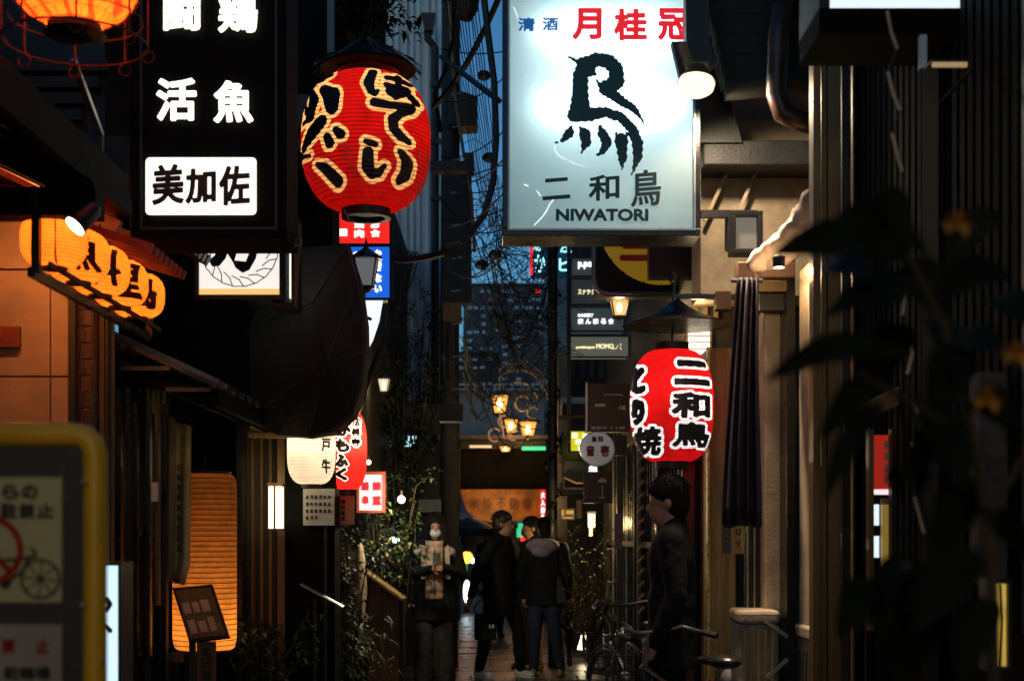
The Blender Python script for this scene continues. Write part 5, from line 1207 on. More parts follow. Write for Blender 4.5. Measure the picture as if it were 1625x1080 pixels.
# curved wooden banner
T = thing('wooden_banner', 'brown lit wooden board with curved lower edge hanging under the gate', 'banner', P(797, 826, 24.8))
MB().prism([(729, 776), (863, 776), (860, 822), (832, 826), (780, 828), (755, 823), (740, 808)], 24.85, .06).build('board', mat('banner_wood', (.35, .14, .03), .55, var=.6, scale=3, bump=.3), T)
lamp('bulb', P(790, 800, 24.2), 13, (1, .55, .2), .1, T)  # added lamp without a fixture, brightens the board
mb = MB(); 
for i, ch in enumerate('水掛不動尊'): txt(mb, ch, (745 + i * 21, 789, 760 + i * 21, 808), 24.84, .5, .9)
mb.build('faint_lettering', mat('brown_print', (.16, .05, .015), .6, bump=0), T)
T = thing('red_banner', 'narrow red vertical banner with white marks right of the wooden board', 'banner', P(862, 828, 24.5)); MB().pb(857, 776, 866, 828, 24.6, .02).build('cloth', emat('banner_red', (.8, .02, .02), .7), T); mb = MB()
for i in range(4): txt(mb, '大入満員'[i], (858, 780 + i * 12, 865, 790 + i * 12), 24.58, .4, .6)
mb.build('lettering', M['litwhite'], T)
single(MB().lathe(P(745, 850, 20), [(.5, 0), (.42, .1), (.2, .2), (.05, .26)], 20), 'dark_parasol', 'black shade shape under the wooden board at the left', 'parasol', M['black'])
single(MB().pb(664, 792, 700, 812, 15.8, .05), 'grey_door_panel', 'dull grey door panel behind the womans head', 'panel', M['corrg'])
T = thing('dark_doorway', 'dark doorway with a pale right jamb behind the woman', 'doorway', P(685, 1010, 17)); MB().pb(664, 795, 698, 1010, 17, .05).build('door', M['greyboard'], T); MB().pb(697, 790, 700, 1010, 16.95, .1).build('jamb', M['ochre'], T)
# ================================================================== no-parking board in the left foreground
D = 3.0
T = thing('parking_notice_board', 'yellow tube framed notice board forbidding bicycle parking in the left foreground', 'notice board', (PX(30, D), D, 0))
pts = [P(-260, 690, D), P(120, 690, D), P(135, 693, D), P(146, 703, D), P(151, 720, D), P(151, 1400, D), P(151, 1900, D)]
MB().tube(pts, 19 * D / F, 14).build('tube_frame', M['yellow'], T, smooth=True)
MB().pb(-260, 707, 134, 1180, D - .01, .025).build('backing', M['greyboard'], T, bevel=.003)
lam = mat('laminated_poster', (.52, .5, .26), .16, var=.12, scale=3, bump=.12, bscale=9); MB().pb(-200, 757, 98, 955, D - .016, .004).build('upper_poster', lam, T)
lam2 = mat('laminated_poster_grey', (.35, .33, .27), .22, var=.15, scale=3, bump=.12, bscale=9); MB().pb(-200, 990, 98, 1170, D - .016, .004).build('lower_poster', lam2, T)
for x, y in ((132, 765), (131, 960), (165, 1048)): MB().ell(P(x, y, D - .035), .006, .004, .006, 10, 6).build('screw', M['steel'], T)
Dp = D - .018
mb = MB()
for ch, r in (('こ', (-35, 768, -8, 792)), ('ら', (3, 768, 30, 792)), ('の', (34, 769, 60, 792)), ('輪', (-30, 797, -3, 823)), ('駐', (0, 797, 27, 823)), ('禁', (30, 798, 55, 823)), ('止', (58, 798, 86, 822))): txt(mb, ch, r, Dp, 1.5, 1.)
def wheel(X, Y):
    f = np.abs(np.hypot(X - 64, Y - 918) - 30) - 2.2
    for k in range(4): a = k * math.pi / 4 + .1; f = np.minimum(f, f_strokes(X, Y, [[(64 - 30 * math.cos(a), 918 - 30 * math.sin(a), 1.2), (64 + 30 * math.cos(a), 918 + 30 * math.sin(a), 1.2)]]))
    return np.minimum(f, f_strokes(X, Y, [[(64, 918, 4.5)], [(36, 905, 2.5), (46, 884, 2.5), (55, 882, 3), (55, 873, 2), (48, 870, 1.5)], [(36, 905, 2.5), (10, 925, 2.5), (-30, 915, 2.5)], [(46, 884, 2.5), (0, 890, 2.5)], [(8, 925, 9)]]))
fill(mb, (-40, 862, 99, 952), Dp, wheel, 1.2); mb.build('black_print', M['ink'], T)
mb = MB(); fill(mb, (-60, 800, 50, 945), Dp - .001, lambda X, Y: np.minimum(np.abs(np.hypot(X + 18, Y - 872) - 50) - 5, f_strokes(X, Y, [[(-52, 838, 5), (17, 907, 5)]])), 2); 
txt(mb, '禁', (2, 1012, 24, 1036), Dp, 1, 1.2); txt(mb, '止', (56, 1012, 78, 1036), Dp, 1, 1.2)
mb.build('red_print', mat('red_ink', (.35, .02, .015), .2, bump=0), T)
mb = MB(); txt(mb, '駐輪場', (6, 1056, 80, 1078), Dp, 1, 1.4); mb.build('grey_print', M['bark'], T)
T = thing('white_light_column', 'tall narrow cold white light box behind the yellow frame', 'sign', P(178, 1500, 4.6))
MB().pb(150, 897, 187, 1500, 4.6, .14).build('lit_face', emat('column_white', (.62, .86, 1), 1.25), T); MB().pb(146, 892, 190, 897, 4.59, .16).build('cap', M['black'], T)
MB().pb(187, 892, 191, 1500, 4.59, .16).build('edge', M['black'], T)
mb = MB(); fill(mb, (164, 944, 180, 1008), 4.59, lambda X, Y: f_strokes(X, Y, [[(170, 950, 4), (175, 958, 4), (170, 968, 3)], [(168, 990, 2), (175, 1000, 4)]]), 1); mb.build('print', M['navy'], T)
# street lanterns of the alley behind the viewpoint: they light the front faces and mirror in the posters
for k, (x, y, z) in enumerate(((-1.2, -2.2, 2.7), (1.0, -2.6, 3.2))):
    T = thing('rear_lantern', ('amber lantern on the left behind the viewpoint', 'amber lantern on the right behind the viewpoint')[k], 'lantern', (x, y, z - .2)); MB().lathe((x, y, z), [(.08, -.2), (.14, -.12), (.16, 0), (.14, .12), (.08, .2)], 20).build('paper_shade', emat('rear_paper', (1, .66, .28), 46), T, smooth=True)
    MB().lathe((x, y, z - .22), [(.09, 0), (.09, .03)], 16).build('bottom_collar', M['black'], T); MB().tube([(x, y, z + .2), (x, y, z + .5)], .008, 6).build('hanger', M['black'], T)

# ================================================================== plants
def plant(name, label, base, H, W, n, L, cols, D=None, stems=6, drop=.3, spread=1., cat='plant', dy=.3, up=.2, wid=.45, bare=0):
    T = thing(name, label, cat, base); base = Vector(base); sb = MB(); tips = []
    for s_ in range(stems):
        d = Vector((random.uniform(-1, 1) * W * .5, random.uniform(-1, 1) * dy, H * random.uniform(.6, 1))); pts = []
        for i in range(9):
            u = i / 8; pts.append(base + Vector((d.x * u ** 1.3 + random.gauss(0, .012), d.y * u, d.z * u)))
        sb.tube(pts, [.012 * (1 - .8 * i / 8) + .002 for i in range(9)], 5); tips += pts[3:]
        for b in range(4 + bare):
            p = random.choice(pts[3:]); q = p + Vector((random.uniform(-1, 1) * W * .35, random.uniform(-.5, .5) * dy, random.uniform(-.1, .3) * H * .5)); m = (p + q) / 2 + Vector((0, 0, .02)); sb.tube([p, m, q], [.005, .004, .002], 4); tips += [m, q, q, (q + m) / 2]
    sb.build('stem', M['twig'], T)
    for ci, cm in enumerate(cols):
        mb = MB()
        for k in range(n // len(cols)):
            p = random.choice(tips) + Vector((random.gauss(0, W * .05), random.gauss(0, dy * .2), random.gauss(0, .04)))
            mb.leaf(p, (random.uniform(-1, 1), random.uniform(-1, .6), random.uniform(-.4, up + .4)), L * random.uniform(.6, 1.3), L * wid, droop=drop)
        if mb.v: tag(mb.build('foliage', M[cm], T), kind='stuff')
    return T
plant('hedge_shrub', 'leafy shrub lit yellow green beside the black wide post', (PX(560, 11.8), 11.8, .1), 1.75, .42, 900, .07, ['leaf2', 'leaf'], stems=9)
plant('hedge_shrub', 'round leafy shrub under the eel sign, lit by the globe bulb', (PX(612, 13.4), 13.4, .2), 2.0, .7, 1300, .075, ['leaf', 'leaf2', 'leafdk'], stems=11)
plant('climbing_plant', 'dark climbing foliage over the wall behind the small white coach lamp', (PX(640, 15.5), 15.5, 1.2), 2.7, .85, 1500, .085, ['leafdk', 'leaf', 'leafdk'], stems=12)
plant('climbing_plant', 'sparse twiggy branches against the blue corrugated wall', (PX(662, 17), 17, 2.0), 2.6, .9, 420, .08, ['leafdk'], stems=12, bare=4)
plant('fern_shrub', 'low spiky shrub with pale drooping blades at the foot of the black post', (PX(556, 11.2), 11.2, 0.05), 1.0, .5, 420, .16, ['leaf2', 'leaf'], wid=.12, drop=.5, stems=9)
plant('low_shrub', 'low dark leafy plant beside the menu board post', (PX(415, 8.7), 8.7, .35), .65, .5, 600, .07, ['leaf', 'leafdk'], stems=8)
plant('bare_plant', 'bare yellow lit twiggy plant beside the warm wall lamp', (PX(935, 14.8), 14.8, .2), 1.35, .5, 220, .05, ['leaf2'], stems=14, bare=6)
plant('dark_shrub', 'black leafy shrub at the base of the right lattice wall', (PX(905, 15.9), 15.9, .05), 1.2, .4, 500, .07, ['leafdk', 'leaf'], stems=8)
plant('roof_plant', 'dark tuft of leaves on the roofs above the big red lantern', (PX(560, 9.9), 10.2, 4.9), .75, 1.0, 900, .09, ['leafdk'], stems=10)
T = thing('potted_green', 'small bright green spiky plant by the cold floodlight', 'plant', P(632, 885, 13.6)); mb = MB()
for k in range(26): mb.leaf(P(632, 880, 13.6), (random.uniform(-1, 1), random.uniform(-1, 0), random.uniform(.1, 1.4)), .11, .014, droop=.1)
tag(mb.build('blades', mat('lime_leaf', (.1, .3, .04), .5, bump=0), T), kind='stuff'); MB().lathe(P(632, 892, 13.6), [(.03, -.05), (.045, .03)], 12).build('pot', M['brown'], T)

# foreground plant, out of focus
T = thing('foreground_plant', 'out of focus dark plant with long drooping leaves in the right foreground', 'plant', (PX(1540, 1.9), 1.95, 0))
stem = [Vector((PX(1600, 1.95), 1.95, .3)), P(1575, 900, 1.95), P(1545, 700, 1.93), P(1500, 520, 1.9), P(1440, 400, 1.88)]
MB().tube(stem, [.011, .009, .007, .005, .003], 8).build('stem', M['twig'], T); MB().tube([P(1545, 700, 1.93), P(1450, 640, 1.85), P(1360, 590, 1.8)], [.006, .005, .003], 6).build('branch', M['twig'], T)
MB().tube([P(1560, 830, 1.94), P(1640, 700, 1.9), P(1640, 500, 1.9)], [.006, .005, .003], 6).build('branch', M['twig'], T)
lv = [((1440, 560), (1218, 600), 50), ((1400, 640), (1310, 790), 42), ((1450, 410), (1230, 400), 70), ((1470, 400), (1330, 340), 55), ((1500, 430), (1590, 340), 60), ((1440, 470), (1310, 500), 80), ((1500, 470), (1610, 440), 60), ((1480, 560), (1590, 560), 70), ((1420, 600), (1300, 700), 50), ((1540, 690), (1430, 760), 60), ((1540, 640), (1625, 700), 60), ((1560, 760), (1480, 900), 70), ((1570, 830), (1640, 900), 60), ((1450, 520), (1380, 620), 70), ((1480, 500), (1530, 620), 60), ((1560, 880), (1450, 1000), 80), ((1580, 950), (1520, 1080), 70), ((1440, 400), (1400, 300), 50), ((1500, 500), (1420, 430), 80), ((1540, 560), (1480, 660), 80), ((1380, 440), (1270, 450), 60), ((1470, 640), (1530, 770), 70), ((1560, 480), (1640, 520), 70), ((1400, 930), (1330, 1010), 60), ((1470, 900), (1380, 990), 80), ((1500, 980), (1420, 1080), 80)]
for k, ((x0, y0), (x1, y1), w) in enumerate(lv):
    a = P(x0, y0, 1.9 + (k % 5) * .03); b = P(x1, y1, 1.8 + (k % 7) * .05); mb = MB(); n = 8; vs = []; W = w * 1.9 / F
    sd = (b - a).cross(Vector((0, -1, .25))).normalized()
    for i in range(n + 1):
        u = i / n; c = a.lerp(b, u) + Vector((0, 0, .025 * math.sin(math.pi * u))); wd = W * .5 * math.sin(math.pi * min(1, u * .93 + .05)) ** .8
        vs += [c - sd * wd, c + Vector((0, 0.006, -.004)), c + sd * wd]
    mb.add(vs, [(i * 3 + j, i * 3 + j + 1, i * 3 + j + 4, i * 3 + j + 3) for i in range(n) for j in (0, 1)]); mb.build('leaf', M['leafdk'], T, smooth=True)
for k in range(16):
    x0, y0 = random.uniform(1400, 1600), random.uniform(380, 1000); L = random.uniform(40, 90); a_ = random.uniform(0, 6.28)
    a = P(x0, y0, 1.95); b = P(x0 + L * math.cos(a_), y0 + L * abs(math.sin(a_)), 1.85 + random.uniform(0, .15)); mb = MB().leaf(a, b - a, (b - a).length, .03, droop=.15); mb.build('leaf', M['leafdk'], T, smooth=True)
for (x, y) in ((1518, 355), (1565, 632), (1610, 560)):
    mb = MB(); c = P(x, y, 1.88); 
    for j in range(9): a = 2 * math.pi * j / 9; mb.leaf(c, (math.cos(a), -.5, math.sin(a) * .6 + .2), .026, .02)
    mb.build('yellow_flower', mat('flower_yellow', (.55, .28, .03), .6, bump=0), T)

# ================================================================== wooden lectern stand
T = thing('wooden_stand', 'reddish wooden stand with a sloping lit top left of the woman', 'stand', (PX(610, 13), 13, 0))
MB().prism([(583, 910), (633, 950), (633, 1096), (583, 1096)], 12.85, .35).build('side_board', M['wood'], T, bevel=.005)
MB().pb(634, 952, 640, 1096, 12.86, .33).build('end_board', M['dkwood'], T)
MB().beam(P(579, 904, 13.0), P(642, 950, 13.0), .42, .02).build('sloping_top', M['ochre'], T)
for k in range(4): MB().beam(P(590 + k * 13, 912 + k * 9.5, 12.95), P(597 + k * 13, 917 + k * 9.5, 12.95), .2, .004).build('paper_sheet', M['white'], T)
T = thing('glass_shelf', 'thin sloping glass shelf edge catching light on the black wide post', 'shelf', P(505, 945, 8.9)); MB().beam(P(478, 926, 8.9), P(545, 962, 8.9), .12, .008).build('panel', M['steel'], T); MB().beam(P(500, 950, 9.0), P(500, 1080, 9.0), .02, .02).build('support', M['black'], T)
T = thing('boulder', 'lit pale garden stone among the hedge leaves', 'stone', P(575, 1010, 12.6)); mb = MB(); mb.ell(P(572, 940, 12.8), .06, .06, .45, 10, 12); o = mb.build('rock', M['tan'], T, smooth=True)

# ================================================================== people
def person(label, px, D, h, head=0., arms=None, legs=None, coat='coat', trousers='coat', hairm='hair', hair='short', headyaw=0., pitch=0., coat_hem=.62, width=1., mask=None, shoes='white', lean=0.):
    s = h / 1.76; base = Vector((PX(px, D), D, 0)); T = thing('person', label, 'person', base)
    Rz = Matrix.Rotation(R(head), 3, 'Z')
    def tr(v): v = Vector(v) * s; return base + Rz @ v
    HR = Matrix.Rotation(R(headyaw), 3, 'Z') @ Matrix.Rotation(R(pitch), 3, 'X'); hc = Vector((0, -.02, 1.6))
    def th(v): return tr(hc + HR @ (Vector(v)))
    rotq = (Rz @ HR)
    def E(mb, c, rx, ry, rz, f=tr, rot=None): mb.ell(f(c), rx * s, ry * s, rz * s, 16, 12, rot or Rz)
    def K(mb, a, b, r1, r2, f=tr): mb.cap(f(a), f(b), r1 * s, r2 * s, 12)
    arms = arms or [((.2 * sx_, 0, 1.42), (.26 * sx_, .02, 1.14), (.25 * sx_, -.06, .9)) for sx_ in (1, -1)]
    legs = legs or [((.09 * sx_, 0, .92), (.1 * sx_, -.02, .5), (.11 * sx_, 0, .09)) for sx_ in (1, -1)]
    b = MB()
    E(b, (0, 0, .045), .074, .093, .105, th, rotq); E(b, (0, -.03, -.03), .056, .066, .085, th, rotq); K(b, (0, .01, -.05), (0, .03, -.16), .052, .055, th)
    E(b, (0, -.1, .0), .012, .018, .026, th, rotq); E(b, (0, -.088, -.045), .024, .012, .01, th, rotq)
    for sx_ in (1, -1): E(b, (.076 * sx_, .01, .01), .01, .018, .03, th, rotq); E(b, (.03 * sx_, -.086, .025), .014, .01, .009, th, rotq)
    E(b, (0, 0, 1.22), .14, .09, .26); K(b, (0, 0, 1.4), (0, 0, 1.5), .06, .05)
    for a in arms:
        K(b, a[0], a[1], .045, .038); K(b, a[1], a[2], .038, .026)
        d = (Vector(a[2]) - Vector(a[1])).normalized(); side = d.cross(Vector((0, 1, 0))); side = side.normalized() if side.length > .2 else d.cross(Vector((1, 0, 0))).normalized()
        w = Vector(a[2]); K(b, w, w + d * .07, .026, .034); inward = Vector((0, -1, -.2)).normalized()
        for i, (o_, L) in enumerate(((-.027, .062), (-.009, .075), (.009, .07), (.027, .055))):
            p0 = w + d * .085 + side * o_; p1 = p0 + d * L * .5; p2 = p1 + (d * .75 + inward * .65).normalized() * L * .5; K(b, p0, p1, .0095, .0088); K(b, p1, p2, .0088, .0075)
        t0 = w + d * .03 - side * .028; t1 = t0 + (d * .6 - side * .6).normalized() * .035; K(b, t0, t1, .0115, .01); K(b, t1, t1 + (d + inward * .5).normalized() * .03, .01, .0085)
    for l in legs: K(b, l[0], l[1], .07, .05); K(b, l[1], l[2], .05, .035)
    b.build('body', M['skin'], T, remesh=.0075 * s)
    for sx_ in (1, -1):
        MB().ell(th((.03 * sx_, -.093, .028)), .009 * s, .005 * s, .006 * s, 8, 6, rotq).build('eye', M['blackgloss'], T)
        MB().ell(th((.03 * sx_, -.094, .047)), .016 * s, .004 * s, .003 * s, 8, 6, rotq).build('eyebrow', M[hairm], T)
    # coat
    c = MB(); w = width
    E(c, (0, .0, 1.3), .19 * w, .13, .2); E(c, (0, 0, 1.08), .175 * w, .13, .22); K(c, (.13, 0, 1.44), (-.13, 0, 1.44), .07, .07); K(c, (0, .01, 1.44), (0, .02, 1.5), .09, .07)
    for a in arms: K(c, a[0], a[1], .075, .06); K(c, a[1], a[2], .06, .046)
    n = 14; prof = [(.17, .12, 1.1), (.18 * w, .13, .95), (.195 * w, .14, .8), (.2 * w, .145, coat_hem)]
    vs = [tr((rx * math.cos(2 * math.pi * j / n), ry * math.sin(2 * math.pi * j / n), z)) for rx, ry, z in prof for j in range(n)]
    c.add(vs, [(i * n + j, (i + 1) * n + j, (i + 1) * n + (j + 1) % n, i * n + (j + 1) % n) for i in range(3) for j in range(n)] + [tuple(range(n)), tuple(3 * n + j for j in range(n))[::-1]])
    wrinkle(c.build('coat', M[coat], T, remesh=.013 * s), .02)
    # trousers
    t = MB(); E(t, (0, 0, .93), .155, .115, .12)
    wl = .085 if trousers != 'greytr' else .1
    for l in legs: K(t, l[0], l[1], .1, .075 if wl < .09 else .095); K(t, l[1], Vector(l[2]) + Vector((0, 0, .02)), .075 if wl < .09 else .095, .055 if wl < .09 else .1)
    wrinkle(t.build('trousers', M[trousers], T, remesh=.014 * s), .02)
    for l in legs:
        f = Vector(l[2]); sh = MB(); E(sh, (f.x, f.y - .05, .045), .042, .12, .045); E(sh, (f.x, f.y + .02, .07), .038, .05, .055); o = sh.build('shoe', M[shoes], T, remesh=.009)
        so = MB(); E(so, (f.x, f.y - .05, .014), .046, .128, .014); so.build('shoe_sole', M['white'] if shoes == 'white' else M['black'], T)
    # hair
    q = MB(); E(q, (0, .012, .07), .086, .1, .1, th, rotq); E(q, (0, .045, .02), .08, .075, .1, th, rotq)
    E(q, (0, -.045, .105), .066, .045, .035, th, rotq); E(q, (.03, -.075, .09), .035, .018, .022, th, rotq); E(q, (-.03, -.072, .093), .034, .018, .022, th, rotq)
    if hair == 'long':
        E(q, (0, -.065, .095), .068, .028, .03, th, rotq)
        for sx_ in (1, -1): K(q, (.066 * sx_, -.04, .07), (.078 * sx_, -.07, -.1), .032, .036, th); K(q, (.078 * sx_, -.07, -.1), (.085 * sx_, -.15, -.36), .042, .026, th)
        E(q, (0, .07, -.1), .1, .05, .18, th, rotq)
    else:
        E(q, (0, .06, .06), .078, .06, .085, th, rotq); E(q, (0, .055, -.035), .066, .05, .045, th, rotq)
    q.build('hair', M[hairm], T, remesh=.008)
    q = MB()
    for k in range(170):
        a = random.uniform(0, 6.283); e = random.uniform(.15, 1.5); d = Vector((math.cos(a) * math.cos(e), math.sin(a) * math.cos(e), math.sin(e)))
        if d.y < -.25 and d.z < .75: continue
        p0 = Vector((d.x * .084, .015 + d.y * .098, .07 + d.z * .098)); g = Vector((d.x * .6 + random.gauss(0, .3), d.y * .6 + random.gauss(0, .3), -.7)).normalized()
        q.tube([th(p0), th(p0 + (d * .4 + g * .6).normalized() * .022), th(p0 + (d * .25 + g).normalized() * .05)], [.0035 * s, .003 * s, .0006 * s], 4, False)
    tag(q.build('hair_strands', M[hairm], T), kind='stuff')
    if mask:
        k_ = MB(); k_.ell(th((0, -.052, -.03)), .066 * s, .062 * s, .05 * s, 16, 10, rotq); k_.build('face_mask', M[mask], T, smooth=True)
    return T, tr, th
# woman with phone
T, tr, th = person('woman in long dark coat and tan quilted vest, white mask, looking down at phone', 690, 14, 1.73, head=6, pitch=12, hair='long', trousers='greytr', mask='white', coat_hem=.68, width=1.18, shoes='greytr',
    arms=[((.2, 0, 1.42), (.27, .0, 1.15), (.06, -.24, 1.22)), ((-.2, 0, 1.42), (-.29, .0, 1.15), (-.05, -.24, 1.2))])
q = MB()
nu, nv = 18, 60; vs = []
for j in range(nv + 1):
    z = .9 + .58 * j / nv
    for i in range(nu + 1):
        u = i / nu * 2 - 1; vs.append(tr((.09 * u - .01, -.158 + .045 * u * u - .013 * abs(math.sin(math.pi * j / nv * 9)) ** .6 + (.008 if abs(u) < .07 else 0), z)))
q.add(vs, [(j * (nu + 1) + i, j * (nu + 1) + i + 1, (j + 1) * (nu + 1) + i + 1, (j + 1) * (nu + 1) + i) for j in range(nv) for i in range(nu)])
o = q.build('quilted_vest', M['quilt'], T, smooth=True); md = o.modifiers.new('thick', 'SOLIDIFY'); md.thickness = .02
MB().tube([tr((-.01, -.175, .92)), tr((-.01, -.175, 1.4))], .005, 6).build('zip', M['black'], T)
q = MB()
for k in range(0): a = math.pi * (k / 19) ; q.ell(tr((.19 * math.cos(a), -.09 + .1 * math.sin(a) * (1 if k % 2 else .8), 1.46 + .03 * math.sin(a))), .055, .055, .045, 10, 7)
for k in range(260):
    a = random.uniform(-.5, math.pi + .5); w_ = random.uniform(.6, 1.05); q.ell(tr((.19 * math.cos(a) * w_, -.08 + .09 * math.sin(a) * w_, 1.455 - .09 * abs(math.cos(a)) * w_ + random.gauss(0, .012))), .02, .02, .024, 6, 5)
for sx_ in (1, -1):
    MB().beam(tr((.115 * sx_, -.135, 1.42)), tr((.12 * sx_, -.15, 1.1)), .05, .02, Vector((0, 1, 0))).build('scarf_end', M['pinkfab'], T, bevel=.006)
q.build('fluffy_hood', M['pinkfab'], T, smooth=True)
MB().beam(tr((.0, -.33, 1.24)), tr((.0, -.3, 1.36)), .075, .008).build('phone', M['blackgloss'], T)
tag(MB().beam(tr((-.24, -.1, 1.35)), tr((-.3, -.12, .75)), .012, .008).build('bag_strap', M['steel'], T))
# man in black, profile to the right
T, tr, th = person('man in long black coat with brown hair turned right, holding a black bag', 796, 15, 1.765, head=62, headyaw=18, hairm='hairbr', coat_hem=.66, width=1.0,
    legs=[((.09, -.02, .92), (.12, -.14, .5), (.12, -.16, .09)), ((-.09, .02, .92), (-.14, .1, .5), (-.16, .18, .09))],
    arms=[((.2, 0, 1.42), (.25, -.08, 1.15), (.18, -.3, 1.25)), ((-.2, 0, 1.42), (-.28, .14, 1.12), (-.3, .2, .88))])
bg_ = thing('hand_bag', 'black hand bag with a ring handle hanging beside the man in the long coat', 'bag', P(772, 1010, 14.8)); w_ = P(768, 985, 14.85)
mb = MB().box(w_.x - .1, w_.x + .13, w_.y - .06, w_.y + .06, w_.z - .2, w_.z + .08); mb.build('bag_body', M['coat'], bg_, bevel=.03); MB().ring(w_ + Vector((.0, 0, .12)), .1, .008, 24, 6, v=Vector((0, 0, 1))).build('handle', M['black'], bg_)
MB().pb(776, 990, 779, 996, 14.78, .01).build('badge', M['white'], bg_); MB().pb(781, 990, 784, 996, 14.78, .01).build('badge', M['white'], bg_)
# hooded person from behind
T, tr, th = person('person seen from behind in black jacket with lilac hood and dark blue jeans', 864, 15, 1.70, head=165, headyaw=30, trousers='navy', coat_hem=.8, width=1.1,
    legs=[((.08, 0, .92), (.1, .02, .5), (.12, .0, .09)), ((-.08, 0, .92), (-.12, 0, .5), (-.17, -.04, .09))], shoes='beige')
q = MB()
for k in range(11): a = math.pi * k / 10; q.ell(tr((.13 * math.cos(a), .08 + .07 * math.sin(a), 1.44 + .03 * math.sin(a))), .06, .055, .06, 10, 7)
q.ell(tr((0, .13, 1.4)), .12, .06, .08); q.build('hood', M['lilac'], T, remesh=.013)
bg_ = thing('shoulder_bag', 'grey shoulder bag hanging at the right side of the hooded person', 'bag', P(893, 960, 14.9)); mb = MB().prism([(884, 915), (890, 915), (900, 948), (897, 956), (884, 958)], 14.85, .1); mb.build('bag_body', M['bark'], bg_, bevel=.01); MB().tube([P(886, 916, 14.9), P(880, 870, 14.85)], .01, 5).build('strap', M['black'], bg_)
# masked person behind
T, tr, th = person('masked person facing left in black top and light beige trousers', 845, 15.9, 1.72, head=-75, mask='beige', trousers='beige', coat_hem=.78,
    arms=[((.2, 0, 1.42), (.24, -.1, 1.16), (.1, -.28, 1.3)), ((-.2, 0, 1.42), (-.25, 0, 1.15), (-.2, -.2, 1.05))], legs=[((.09, 0, .92), (.13, .02, .5), (.15, .02, .09)), ((-.09, 0, .92), (-.1, -.02, .5), (-.12, -.06, .09))], shoes='beige')
# far passer-by
person('distant person in dark clothes beyond the man in the long coat', 783, 21, 1.66, head=20, shoes='coat')
# man at the right, nearer
T, tr, th = person('man in a black jacket facing left under the red lantern', 1066, 7.8, 1.83, head=-98, headyaw=-4, coat_hem=.75, width=1.05, pitch=6,
    arms=[((.2, 0, 1.42), (.25, .03, 1.14), (.24, -.08, .9)), ((-.2, 0, 1.42), (-.25, .02, 1.14), (-.24, -.1, .92))])

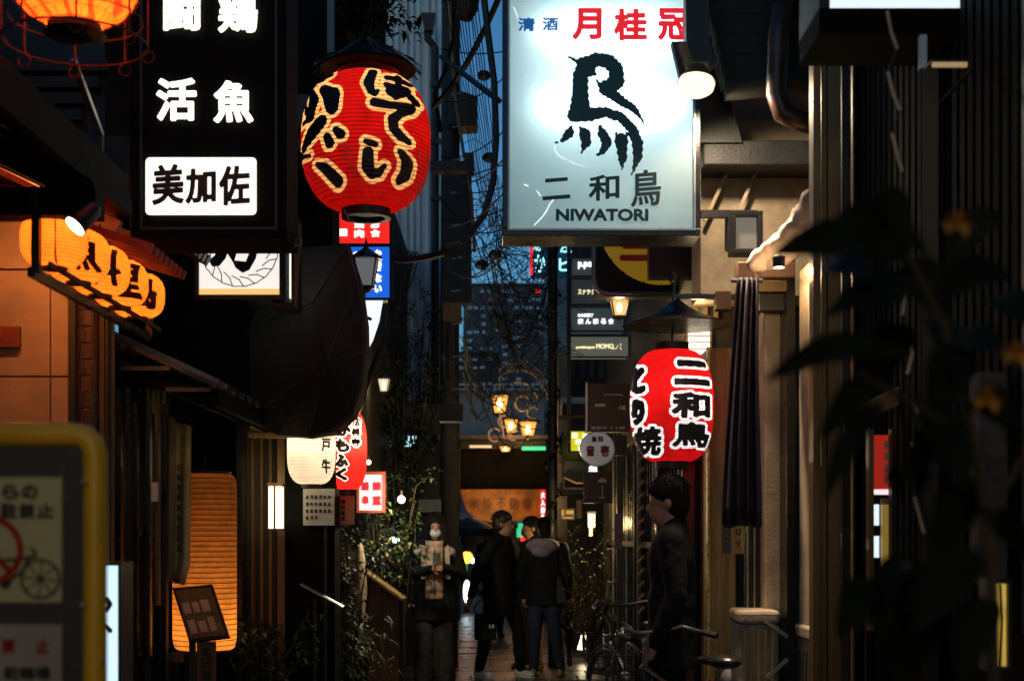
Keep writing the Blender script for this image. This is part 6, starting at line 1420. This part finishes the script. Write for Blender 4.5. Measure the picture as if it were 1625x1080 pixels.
# ================================================================== bicycles
def bicycle(label, loc, yaw, basket=True, scale=1., mcol=None, fender=None):
    loc = Vector(loc); T = thing('bicycle', label, 'bicycle', loc); Rz = Matrix.Rotation(R(yaw), 3, 'Z'); t = lambda x, y, z: loc + Rz @ Vector((x, y, z)); fm = mcol or M['blackgloss']; ux = Rz @ Vector((1, 0, 0)); uz = Vector((0, 0, 1)); r = .33
    for x in (-.52, .53):
        w = MB().ring(t(x, 0, r), r - .015, .017, 40, 8, ux, uz).build('wheel', M['cable'], T)
        MB().ring(t(x, 0, r), r - .038, .009, 40, 6, ux, uz).build('rim', M['steel'], w); mb = MB()
        for k in range(20): a = 2 * math.pi * k / 20; mb.tube([t(x, .0, r), t(x, 0, r) + (ux * math.cos(a) + uz * math.sin(a)) * (r - .04)], .0012, 3, False)
        tag(mb.build('spokes', M['steel'], w), kind='stuff'); MB().tube([t(x, -.05, r), t(x, .05, r)], .02, 10).build('hub', M['steel'], w)
        MB().ring(t(x, 0, r), r + .025, .013, 24, 6, ux, uz, a0=.2, a1=2.9).build('mudguard', fender or fm, T)
    bb = t(-.05, 0, .28); sp_ = t(-.2, 0, .72); hd = t(.34, 0, .8); hb_ = t(.37, 0, .66)
    mb = MB().tube([bb, sp_], .016, 8).tube([t(-.17, 0, .6), hd], .016, 8).tube([bb, hb_], .018, 8).tube([hd, hb_], .02, 8).tube([t(-.52, .03, r), bb], .01, 6).tube([t(-.52, -.03, r), bb], .01, 6).tube([t(-.52, .03, r), t(-.18, .02, .66)], .009, 6).tube([t(-.52, -.03, r), t(-.18, -.02, .66)], .009, 6).tube([hb_, t(.53, .04, r)], .012, 6).tube([hb_, t(.53, -.04, r)], .012, 6)
    mb.build('frame', fm, T, smooth=True)
    MB().tube([sp_, t(-.225, 0, .84)], .012, 8).build('seat_post', M['steel'], T); s_ = MB(); s_.ell(t(-.27, 0, .88), .1, .075, .035, 14, 8, Rz); s_.ell(t(-.16, 0, .88), .1, .03, .025, 12, 8, Rz); s_.build('saddle', M['blackgloss'], T, remesh=.008)
    MB().tube([hd, t(.32, 0, .98)], .012, 8).build('stem', M['steel'], T); MB().tube([t(.2, .27, .99), t(.28, .2, 1.02), t(.33, .06, .99), t(.33, -.06, .99), t(.28, -.2, 1.02), t(.2, -.27, .99)], .011, 8).build('handlebar', M['steel'], T, smooth=True)
    for e in (1, -1): MB().tube([t(.2, .27 * e, .99), t(.1, .29 * e, .975)], .016, 8).build('grip', M['cable'], T); MB().tube([bb + Rz @ Vector((0, .05 * e, 0)), bb + Rz @ Vector((.12 * e, .08 * e, -.12 * e))], .009, 6).build('crank', M['steel'], T); MB().box(*[v for a_, b_ in zip(bb + Rz @ Vector((.12 * e, .11 * e, -.12 * e)) - Vector((.04, .03, .01)), bb + Rz @ Vector((.12 * e, .11 * e, -.12 * e)) + Vector((.04, .03, .01))) for v in (a_, b_)]).build('pedal', M['cable'], T)
    lathe_ax(t(.5, 0, .74), ux, [(.02, -.03), (.032, 0), (.03, .02), (.005, .022)], M['steel'], 'headlight', T, 14); MB().ell(t(-.62, 0, .62), .02, .02, .025, 10, 6).build('rear_reflector', M['redwood'], T)
    mb = MB().tube([t(-.2, .06, .7), t(-.78, .06, .7), t(-.78, -.06, .7), t(-.2, -.06, .7)], .007, 6).tube([t(-.75, .06, .7), t(-.52, .05, .34)], .005, 5).tube([t(-.75, -.06, .7), t(-.52, -.05, .34)], .005, 5)
    for k in range(4): mb.tube([t(-.35 - k * .12, .06, .7), t(-.35 - k * .12, -.06, .7)], .004, 5)
    mb.build('rear_rack', M['steel'], T)
    if basket:
        mb = MB()
        for z, e in ((.76, .13), (.86, .15), (.97, .17)): mb.tube([t(.46, e, z), t(.46 + e * 1.6, e, z), t(.46 + e * 1.6, -e, z), t(.46, -e, z), t(.46, e, z)], .004, 5)
        for k in range(7): y_ = -.13 + k * .0433; mb.tube([t(.46 + .21, y_, .76), t(.46 + .27, y_ * 1.3, .97)], .003, 4); mb.tube([t(.46, y_, .76), t(.46, y_ * 1.3, .97)], .003, 4)
        for k in range(5): x_ = .46 + k * .05; mb.tube([t(x_, .13, .76), t(x_ + .01 * k, .17, .97)], .003, 4); mb.tube([t(x_, -.13, .76), t(x_ + .01 * k, -.17, .97)], .003, 4); mb.tube([t(x_, -.13, .76), t(x_, .13, .76)], .003, 4)
        mb.build('basket', M['cable'], T)
    MB().tube([t(-.5, .05, .3), t(-.44, .22, .02)], .008, 6).build('kickstand', M['steel'], T)
    return T
bicycle('black bicycle parked by the bare plant with its front wheel towards the people', (PX(990, 15.3), 15.3, 0), 118, basket=False)
bicycle('dark bicycle with wire basket parked close in front of the man at the right', (PX(1092, 7.25), 7.25, 0), 124, basket=True)
bicycle('nearer bicycle with a pale green frame tube leaning by the right lattice', (PX(1015, 10.2), 10.2, 0), 112, basket=False, mcol=mat('pale_green_paint', (.16, .24, .22), .3, bump=0))
T = thing('white_helmet', 'pale rounded helmet shape resting near the stone base at the right', 'helmet', P(1140, 1090, 8)); MB().ell(P(1158, 1076, 8), .05, .06, .06).build('shell', M['white'], T, smooth=True); MB().ell(P(1130, 1080, 8), .03, .03, .02).build('red_lamp', M['redwood'], T)
